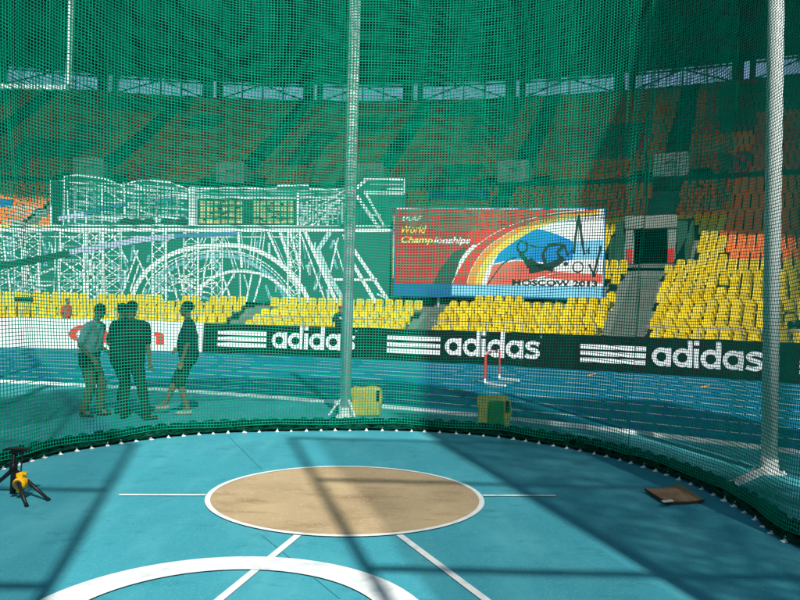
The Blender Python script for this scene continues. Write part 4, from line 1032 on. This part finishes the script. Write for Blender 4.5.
# tripod with yellow instrument
tp = gp(12.5, 497.5)
e = empty('tripod', tp); e.matrix_basis = Matrix.Translation(tp); tag(e, 'short black tripod with round yellow instrument, next to the net', 'tripod')
sc_ = tp.y / FPX
Hh = (497.5 - 449) * sc_
mb = MB(); mb.tube([(0, 0, .035), (0, 0, Hh)], [.024, .019], 12); mb.tube([(0, 0, Hh * .55), (0, 0, Hh * .72)], .034, 12); mb.build('column', M['black'], e, True)
mb = MB(); mb.box((.035, 0, Hh), (.19, .09, .018)); mb.box((.035, 0, Hh - .022), (.10, .06, .026)); mb.tube([(-.06, 0, Hh - .01), (-.11, .03, Hh - .02)], .009, 8); mb.build('head_plate', M['black'], e, bevel=.004)
for (x, y) in ((26.5, 507.5), (48.5, 501.5), (-8, 490)):
    f = gp(x, y) - tp; mb = MB(); mb.tube([(0, 0, Hh * .58), (f.x * .55, f.y * .55, Hh * .58 * .45 + .012), (f.x, f.y, .016)], [.020, .017, .012], 10)
    lg = mb.build('leg', M['black'], e, True); fm = MB(); fm.tube([(f.x * .95, f.y * .95, .028), (f.x * 1.02, f.y * 1.02, .012)], .017, 8); fm.build('rubber_foot', M['black'], lg)
mb = MB(); mb.tube([(.085, -.02, Hh), (.10, -.07, Hh * .45)], .007, 8); mb.build('side_rod', M['black'], e)
# instrument: yellow ring body with a lens facing the camera
ie = MB(); cz = Hh * .34
ie.tube([(.105, -.125, cz), (.105, -.105, cz), (.105, -.03, cz), (.105, -.02, cz)], [.044, .054, .054, .040], 20)
ie.box((.10, -.07, cz + .065), (.055, .05, .045)); ie.box((.125, -.07, cz + .085), (.06, .035, .022)); ie.box((.095, -.07, cz - .062), (.04, .04, .035))
inst = ie.build('instrument', M['yellow_plastic'], e, bevel=.004)
MB().tube([(.105, -.134, cz), (.105, -.124, cz)], .037, 20).build('lens', M['lens'], inst)

# television camera behind the boards, right edge
p = polar(BC, BR + 1.1, bang(798), 0)
e = empty('tv_camera', p); e.matrix_basis = Matrix.Translation(p); tag(e, 'black television camera on a tripod behind the boards at the right edge', 'camera')
mb = MB(); mb.box((0, 0, 1.62), (.42, .22, .26), R(20)); mb.build('body', M['black'], e, bevel=.02)
mb = MB(); mb.tube([(-.2, -.07, 1.62), (-.52, -.19, 1.60)], [.07, .10], 14); mb.build('lens', M['black'], e, True)
mb = MB(); mb.box((.05, 0, 1.80), (.16, .1, .1)); mb.build('viewfinder', M['black'], e, bevel=.01)
mb = MB(); mb.tube([(0, 0, 1.0), (0, 0, 1.5)], .04, 10); mb.build('column', M['black'], e)
for k in range(3): mb = MB(); a = 2.1 * k + .4; mb.tube([(0, 0, 1.1), (.42 * math.cos(a), .42 * math.sin(a), .02)], .022, 8); mb.build('leg', M['black'], e)

# small dark sign among the seats, left
a_, b_ = hat(14.5, 301.5, 30.6), hat(33, 297.3, 30.6)
mb = MB(); mb.hexa([(a_.x, a_.y, a_.z), (b_.x, a_.y, a_.z), (b_.x, a_.y + .05, a_.z), (a_.x, a_.y + .05, a_.z), (a_.x, a_.y, b_.z), (b_.x, a_.y, b_.z), (b_.x, a_.y + .05, b_.z), (a_.x, a_.y + .05, b_.z)])
for x in (a_.x + .1, b_.x - .1): mb.bar((x, a_.y + .03, a_.z), (x, a_.y + .03, .9), .03)
o = mb.build('small_sign', M['black']); tag(o, 'small dark blank sign on posts among yellow seats at far left', 'sign')

# ================================================================== PEOPLE
def capsule(V, Fc, p, q, r0, r1, n=12):
    p, q = Vector(p), Vector(q); t = (q - p); L_ = t.length; t = t / L_ if L_ > 1e-6 else Vector((0, 0, 1)); u = t.orthogonal().normalized(); v = t.cross(u)
    rings = []
    for k in range(1, 4): a = math.pi / 2 * k / 4; rings.append((p - t * r0 * math.cos(a), r0 * math.sin(a)))
    rings.append((p, r0)); rings.append((q, r1))
    for k in range(3, 0, -1): a = math.pi / 2 * k / 4; rings.append((q + t * r1 * math.cos(a), r1 * math.sin(a)))
    b = len(V); V.append(tuple(p - t * r0))
    for c, r in rings:
        for k in range(n): a = 2 * math.pi * k / n; V.append(tuple(c + (u * math.cos(a) + v * math.sin(a)) * r))
    V.append(tuple(q + t * r1)); m_ = len(rings)
    for k in range(n): Fc.append((b, b + 1 + (k + 1) % n, b + 1 + k))
    for i in range(m_ - 1):
        for k in range(n): Fc.append((b + 1 + i * n + k, b + 1 + i * n + (k + 1) % n, b + 1 + (i + 1) * n + (k + 1) % n, b + 1 + (i + 1) * n + k))
    e_ = b + 1 + m_ * n
    for k in range(n): Fc.append((b + 1 + (m_ - 1) * n + k, b + 1 + (m_ - 1) * n + (k + 1) % n, e_))
def ellip(V, Fc, c, r, rot=None, n=18):
    b = len(V); m_ = n // 2
    for i in range(m_ + 1):
        a = math.pi * i / m_
        for k in range(n):
            d = Vector((r[0] * math.sin(a) * math.cos(2 * math.pi * k / n), r[1] * math.sin(a) * math.sin(2 * math.pi * k / n), r[2] * math.cos(a)))
            if rot: d = rot @ d
            V.append(tuple(Vector(c) + d))
    for i in range(m_):
        for k in range(n): Fc.append((b + i * n + k, b + (i + 1) * n + k, b + (i + 1) * n + (k + 1) % n, b + i * n + (k + 1) % n))
def fuse(name, V, Fc, m, parent, voxel, smooth_it=4):
    me = bpy.data.meshes.new(name); me.from_pydata(V, [], Fc)
    o = bpy.data.objects.new(name, me); col.objects.link(o)
    md = o.modifiers.new('r', 'REMESH'); md.mode = 'VOXEL'; md.voxel_size = voxel
    md = o.modifiers.new('s', 'SMOOTH'); md.factor = .5; md.iterations = smooth_it
    dg = bpy.context.evaluated_depsgraph_get(); me2 = bpy.data.meshes.new_from_object(o.evaluated_get(dg)); bpy.data.objects.remove(o); bpy.data.meshes.remove(me)
    for p in me2.polygons: p.use_smooth = True
    me2.name = name; me2.materials.clear(); me2.materials.append(m)
    o = bpy.data.objects.new(name, me2); col.objects.link(o)
    if parent: o.parent = parent
    return o
def ik(a, b, l1, l2, hint):
    a, b = Vector(a), Vector(b); d = b - a; L_ = min(d.length, (l1 + l2) * .999); d.normalize()
    x = (l1 * l1 - l2 * l2 + L_ * L_) / (2 * L_); h = math.sqrt(max(0, l1 * l1 - x * x)); hv = Vector(hint); hv = (hv - d * hv.dot(d)).normalized()
    return a + d * x + hv * h, a + d * L_
def person(loc, rz, H, label, hands, feet, shirt, trousers, shoes, head_pitch=0.0, head_yaw=0.0, lean=0.0, short=False, wide=1.0, sleeve='short', hair='short', cap=None, group=None, base=0.0, extra=None):
    k = H / 1.78; e = empty('person', (loc[0], loc[1], base), rz); tag(e, label, 'person', group)
    lx = lean
    hipc = Vector((0, 0, .93 * k)); chest = Vector((lx * .6, 0, 1.28 * k)); neck = Vector((lx, 0, 1.48 * k)); hc = Vector((lx + .03 + .05 * math.sin(head_pitch), 0, 1.655 * k - .02 * abs(math.sin(head_pitch))))
    RH = Matrix.Rotation(head_yaw, 3, 'Z') @ Matrix.Rotation(head_pitch, 3, 'Y')
    SV_, SF = [], []; TV, TF = [], []; BV, BF = [], []; HV, HF = [], []
    W = wide
    # body core
    def torso(V, Fc, g):
        for s in (-1, 1):
            capsule(V, Fc, hipc + Vector((0, s * .085 * W * k, .02)), chest + Vector((.005, s * .080 * W * k, -.06 * k)), (.100 + g) * k * W, (.105 + g) * k * W)
            capsule(V, Fc, chest + Vector((0, s * .085 * W * k, -.05 * k)), neck + Vector((-.01, s * .120 * W * k, -.065 * k)), (.108 + g) * k * W, (.062 + g) * k)
            capsule(V, Fc, neck + Vector((-.005, s * .03, -.02 * k)), neck + Vector((-.01, s * .165 * W * k, -.07 * k)), (.050 + g) * k, (.060 + g) * k)
        capsule(V, Fc, hipc, neck - Vector((0, 0, .07 * k)), (.10 + g) * k, (.075 + g) * k)
        ellip(V, Fc, hipc + Vector((.035 * W, 0, .16 * k)), (.115 * W * k + g, .13 * W * k + g, .17 * k))
    torso(BV, BF, 0)
    capsule(BV, BF, neck - Vector((0, 0, .05)), hc - Vector((.02, 0, .06 * k)), .056 * k, .052 * k)
    # head: skull, jaw, nose, brow, ears
    def hp(x, y, z): return hc + RH @ Vector((x * k, y * k, z * k))
    ellip(BV, BF, hp(-.012, 0, .025), (.092 * k, .074 * k, .098 * k), RH); ellip(BV, BF, hp(.022, 0, -.045), (.066 * k, .056 * k, .072 * k), RH)
    capsule(BV, BF, hp(.084, 0, .012), hp(.104, 0, -.022), .009 * k, .015 * k, 8); capsule(BV, BF, hp(.074, -.035, .028), hp(.074, .035, .028), .013 * k, .013 * k, 8)
    capsule(BV, BF, hp(.080, -.018, -.062), hp(.080, .018, -.062), .010 * k, .010 * k, 8); ellip(BV, BF, hp(.07, 0, -.095), (.02 * k, .024 * k, .018 * k), RH, 10)
    for s in (-1, 1): ellip(BV, BF, hp(-.008, s * .078, 0), (.018 * k, .009 * k, .032 * k), RH, 10)
    # eyes are set in the face as shallow dark parts
    # arms
    for s, hand in zip((-1, 1), hands):
        sh = neck + Vector((-.01, s * .185 * W * k, -.075 * k)); el, wr = ik(sh, Vector(hand) * k, .295 * k, .262 * k, (-1, s * .35, -.2))
        capsule(BV, BF, sh, el, .052 * k, .041 * k); capsule(BV, BF, el, wr, .040 * k, .027 * k)
        d = (wr - el).normalized(); sd_ = d.cross(Vector((1, 0, 0)));  sd_ = sd_.normalized() if sd_.length > .2 else Vector((0, 1, 0)); fw = sd_.cross(d).normalized()
        palm = wr + d * .075 * k
        for q in (-1, 0, 1): capsule(BV, BF, wr + d * .01, palm + fw * q * .026 * k, .019 * k, .017 * k, 8)
        for q, fl in enumerate((.062, .072, .068, .052)):
            r0_ = palm + fw * (q - 1.5) * .021 * k; m1 = r0_ + (d * .9 - sd_ * .35 * s).normalized() * fl * .55 * k; m2 = m1 + (d * .6 - sd_ * .8 * s).normalized() * fl * .5 * k
            capsule(BV, BF, r0_, m1, .0095 * k, .0088 * k, 8); capsule(BV, BF, m1, m2, .0088 * k, .0075 * k, 8)
        t0 = wr + d * .03 * k + fw * .026 * k; t1 = t0 + (d * .6 + fw * .7).normalized() * .042 * k; capsule(BV, BF, t0, t1, .012 * k, .0105 * k, 8); capsule(BV, BF, t1, t1 + (d + fw * .1).normalized() * .03 * k, .0105 * k, .008 * k, 8)
        g = .014
        if sleeve == 'short': capsule(SV_, SF, sh, sh + (el - sh) * .78, (.058 + g) * k, (.052 + g) * k)
        else: capsule(SV_, SF, sh, el, (.058 + g) * k, (.046 + g) * k); capsule(SV_, SF, el, el + (wr - el) * .93, (.046 + g) * k, (.034 + g) * k)
    torso(SV_, SF, .014)
    capsule(SV_, SF, hipc + Vector((0, -.06 * W, .02)), hipc + Vector((0, .06 * W, .02)), .128 * W * k, .128 * W * k)
    # legs
    shoes_ = []
    for s, ft in zip((-1, 1), feet):
        hp_ = hipc + Vector((0, s * .088 * W * k, -.03)); an = Vector((ft[0], ft[1], .085 + ft[2])) * k; kn, an = ik(hp_, an, .43 * k, .42 * k, (1, s * .12, 0))
        capsule(BV, BF, hp_, kn, .078 * k, .054 * k); capsule(BV, BF, kn, kn + (an - kn) * .35, .052 * k, .055 * k); capsule(BV, BF, kn + (an - kn) * .35, an, .053 * k, .036 * k)
        g = .016
        capsule(TV, TF, hp_, kn, (.088 + g) * k * W ** .5, (.062 + g) * k)
        if not short: capsule(TV, TF, kn, kn + (an - kn) * .93, (.062 + g) * k, (.050 + g) * k)
        fd_ = Vector((math.cos(ft[3]), math.sin(ft[3]), 0)); sv, sf = [], []
        hz = an.z - .05 * k
        capsule(sv, sf, an - Vector((0, 0, .045 * k)) - fd_ * .03 * k, an + fd_ * .10 * k - Vector((0, 0, .05 * k)), .040 * k, .036 * k); capsule(sv, sf, an + fd_ * .09 * k - Vector((0, 0, .052 * k)), an + fd_ * .165 * k - Vector((0, 0, .055 * k)), .038 * k, .030 * k)
        shoes_.append((sv, sf)); capsule(BV, BF, an, an + fd_ * .10 * k - Vector((0, 0, .035 * k)), .034 * k, .028 * k)
    for s in (-1, 1): capsule(TV, TF, hipc + Vector((0, s * .05 * W, .04)), hipc + Vector((0, s * .085 * W * k, -.06)), .118 * k * W, .108 * k * W)
    fuse('body', BV, BF, M['skin'], e, .009, 3)
    fuse('shirt', SV_, SF, M[shirt], e, .014, 4); fuse('trousers' if not short else 'shorts', TV, TF, M[trousers], e, .014, 4)
    for sv, sf in shoes_: fuse('shoe', sv, sf, M[shoes], e, .010, 3)
    for s in (-1, 1): mb = MB(); vv, ff = [], []; ellip(vv, ff, hp(.083, s * .030, .008), (.008 * k, .012 * k, .007 * k), RH, 10); mb.add(vv, ff); mb.build('eye', M['black'], e, True)
    if hair:
        ellip(HV, HF, hp(-.024, 0, .042), (.094 * k, .082 * k, .092 * k), RH)
        if hair == 'long': ellip(HV, HF, hp(-.045, 0, -.02), (.065 * k, .078 * k, .10 * k), RH)
        fuse('hair', HV, HF, M['hair'], e, .010, 2)
    if cap:
        vv, ff = [], []; ellip(vv, ff, hp(-.010, 0, .055), (.100 * k, .086 * k, .072 * k), RH); capsule(vv, ff, hp(.08, -.03, .055), hp(.14, -.02, .045), .012, .010); capsule(vv, ff, hp(.08, .03, .055), hp(.14, .02, .045), .012, .010); capsule(vv, ff, hp(.08, 0, .055), hp(.15, 0, .045), .014, .010)
        fuse('cap', vv, ff, M[cap], e, .010, 2)
    if extra: extra(e, k, hipc, chest)
    return e
g1 = gp(87, 416); grp = 'people standing in a group behind the net'
def pouch(e, k, hip, chest):
    MB().box((.02, -.19, .90 * k), (.14, .07, .20)).build('belt_pouch', M['black'], e, bevel=.02)
    mb = MB(); mb.tube([(.14 * math.cos(a), .185 * math.sin(a), .985 * k) for a in [i * math.pi / 12 for i in range(25)]], .018, 6, False); mb.build('belt', M['black'], e)
person((g1.x, g1.y), R(-8), 1.73, 'person in pale shirt and khaki trousers with a belt pouch, head bowed', ((.16, -.20, .93), (.26, .10, 1.02)), ((.0, -.11, 0, -.1), (.16, .10, 0, .1)),
       'shirt_pale', 'khaki', 'shoe_dark', head_pitch=.7, lean=.09, extra=pouch, group=grp, wide=1.08)
g2 = gp(116, 413)
person((g2.x, g2.y), R(38), 1.74, 'person in dark top and blue jeans, mostly hidden behind the widest figure', ((.12, -.28, .88), (.18, .26, .95)), ((.0, -.12, 0, 0), (.08, .12, 0, .1)),
       'shirt_navy', 'jeans', 'shoe_dark', head_pitch=.2, lean=.03, group=grp)
g3 = gp(126, 419)
person((g3.x, g3.y), R(80), 1.78, 'broad person in black T-shirt and dark trousers with back turned, feet apart', ((.06, -.33, .84), (.20, .20, 1.05)), ((-.04, -.36, 0, -.5), (.02, .06, 0, .3)),
       'shirt_dark', 'trouser_dark', 'shoe_dark', head_pitch=.25, lean=.05, wide=1.36, group=grp)
g4 = gp(187, 414)
person((g4.x, g4.y), R(188), 1.80, 'person in dark T-shirt and knee-length shorts facing the others, hands before belly', ((.16, -.14, 1.02), (.06, .24, .86)), ((.38, -.10, 0, .2), (-.03, .12, 0, 0)),
       'shirt_navy', 'trouser_dark', 'shoe_white', head_pitch=.12, lean=.02, short=True, group=grp, wide=1.20)
q = polar(BC, BR + .95, bang(331), 0)
def emblem(e, k, hip, chest):
    A2 = MB(); A2.tube([(.185, .05 + .05 * math.cos(a), 1.30 * k + .045 * math.sin(a)) for a in [i * math.pi / 4 for i in range(9)]], .012, 5); A2.tube([(.188, .02, 1.31 * k), (.188, .08, 1.27 * k)], .012, 5); A2.build('chest_emblem', M['white_print'], e)
person((q[0], q[1]), R(-95), 1.76, 'person in red cap and dark shirt with white chest emblem, behind the black boards', ((.10, -.30, .95), (.10, .30, .95)), ((0, -.1, 0, 0), (.03, .1, 0, 0)),
       'shirt_dark', 'trouser_dark', 'shoe_dark', cap='red_cloth', hair=None, base=.16, extra=emblem)
MB().box((q[0], q[1], .08), (1.2, .9, .16)).build('low_platform', M['concrete']); tag(bpy.data.objects['low_platform'], 'low grey platform under the person in the red cap', 'platform')
q = polar(BC, BR + 1.2, bang(52), 0)
person((q[0], q[1]), R(-20), 1.74, 'person in red shirt standing behind the white board, before the yellow seats', ((.10, -.28, .90), (.24, .12, 1.10)), ((0, -.1, 0, 0), (.06, .1, 0, 0)),
       'red_cloth', 'jeans', 'shoe_dark', base=.22, wide=.92)
MB().box((q[0], q[1], .11), (1.2, .9, .22)).build('low_platform', M['concrete']).name; tag([o for o in bpy.data.objects if o.name.startswith('low_platform') and not o.get('label')][0], 'low grey platform under the person in the red shirt', 'platform')
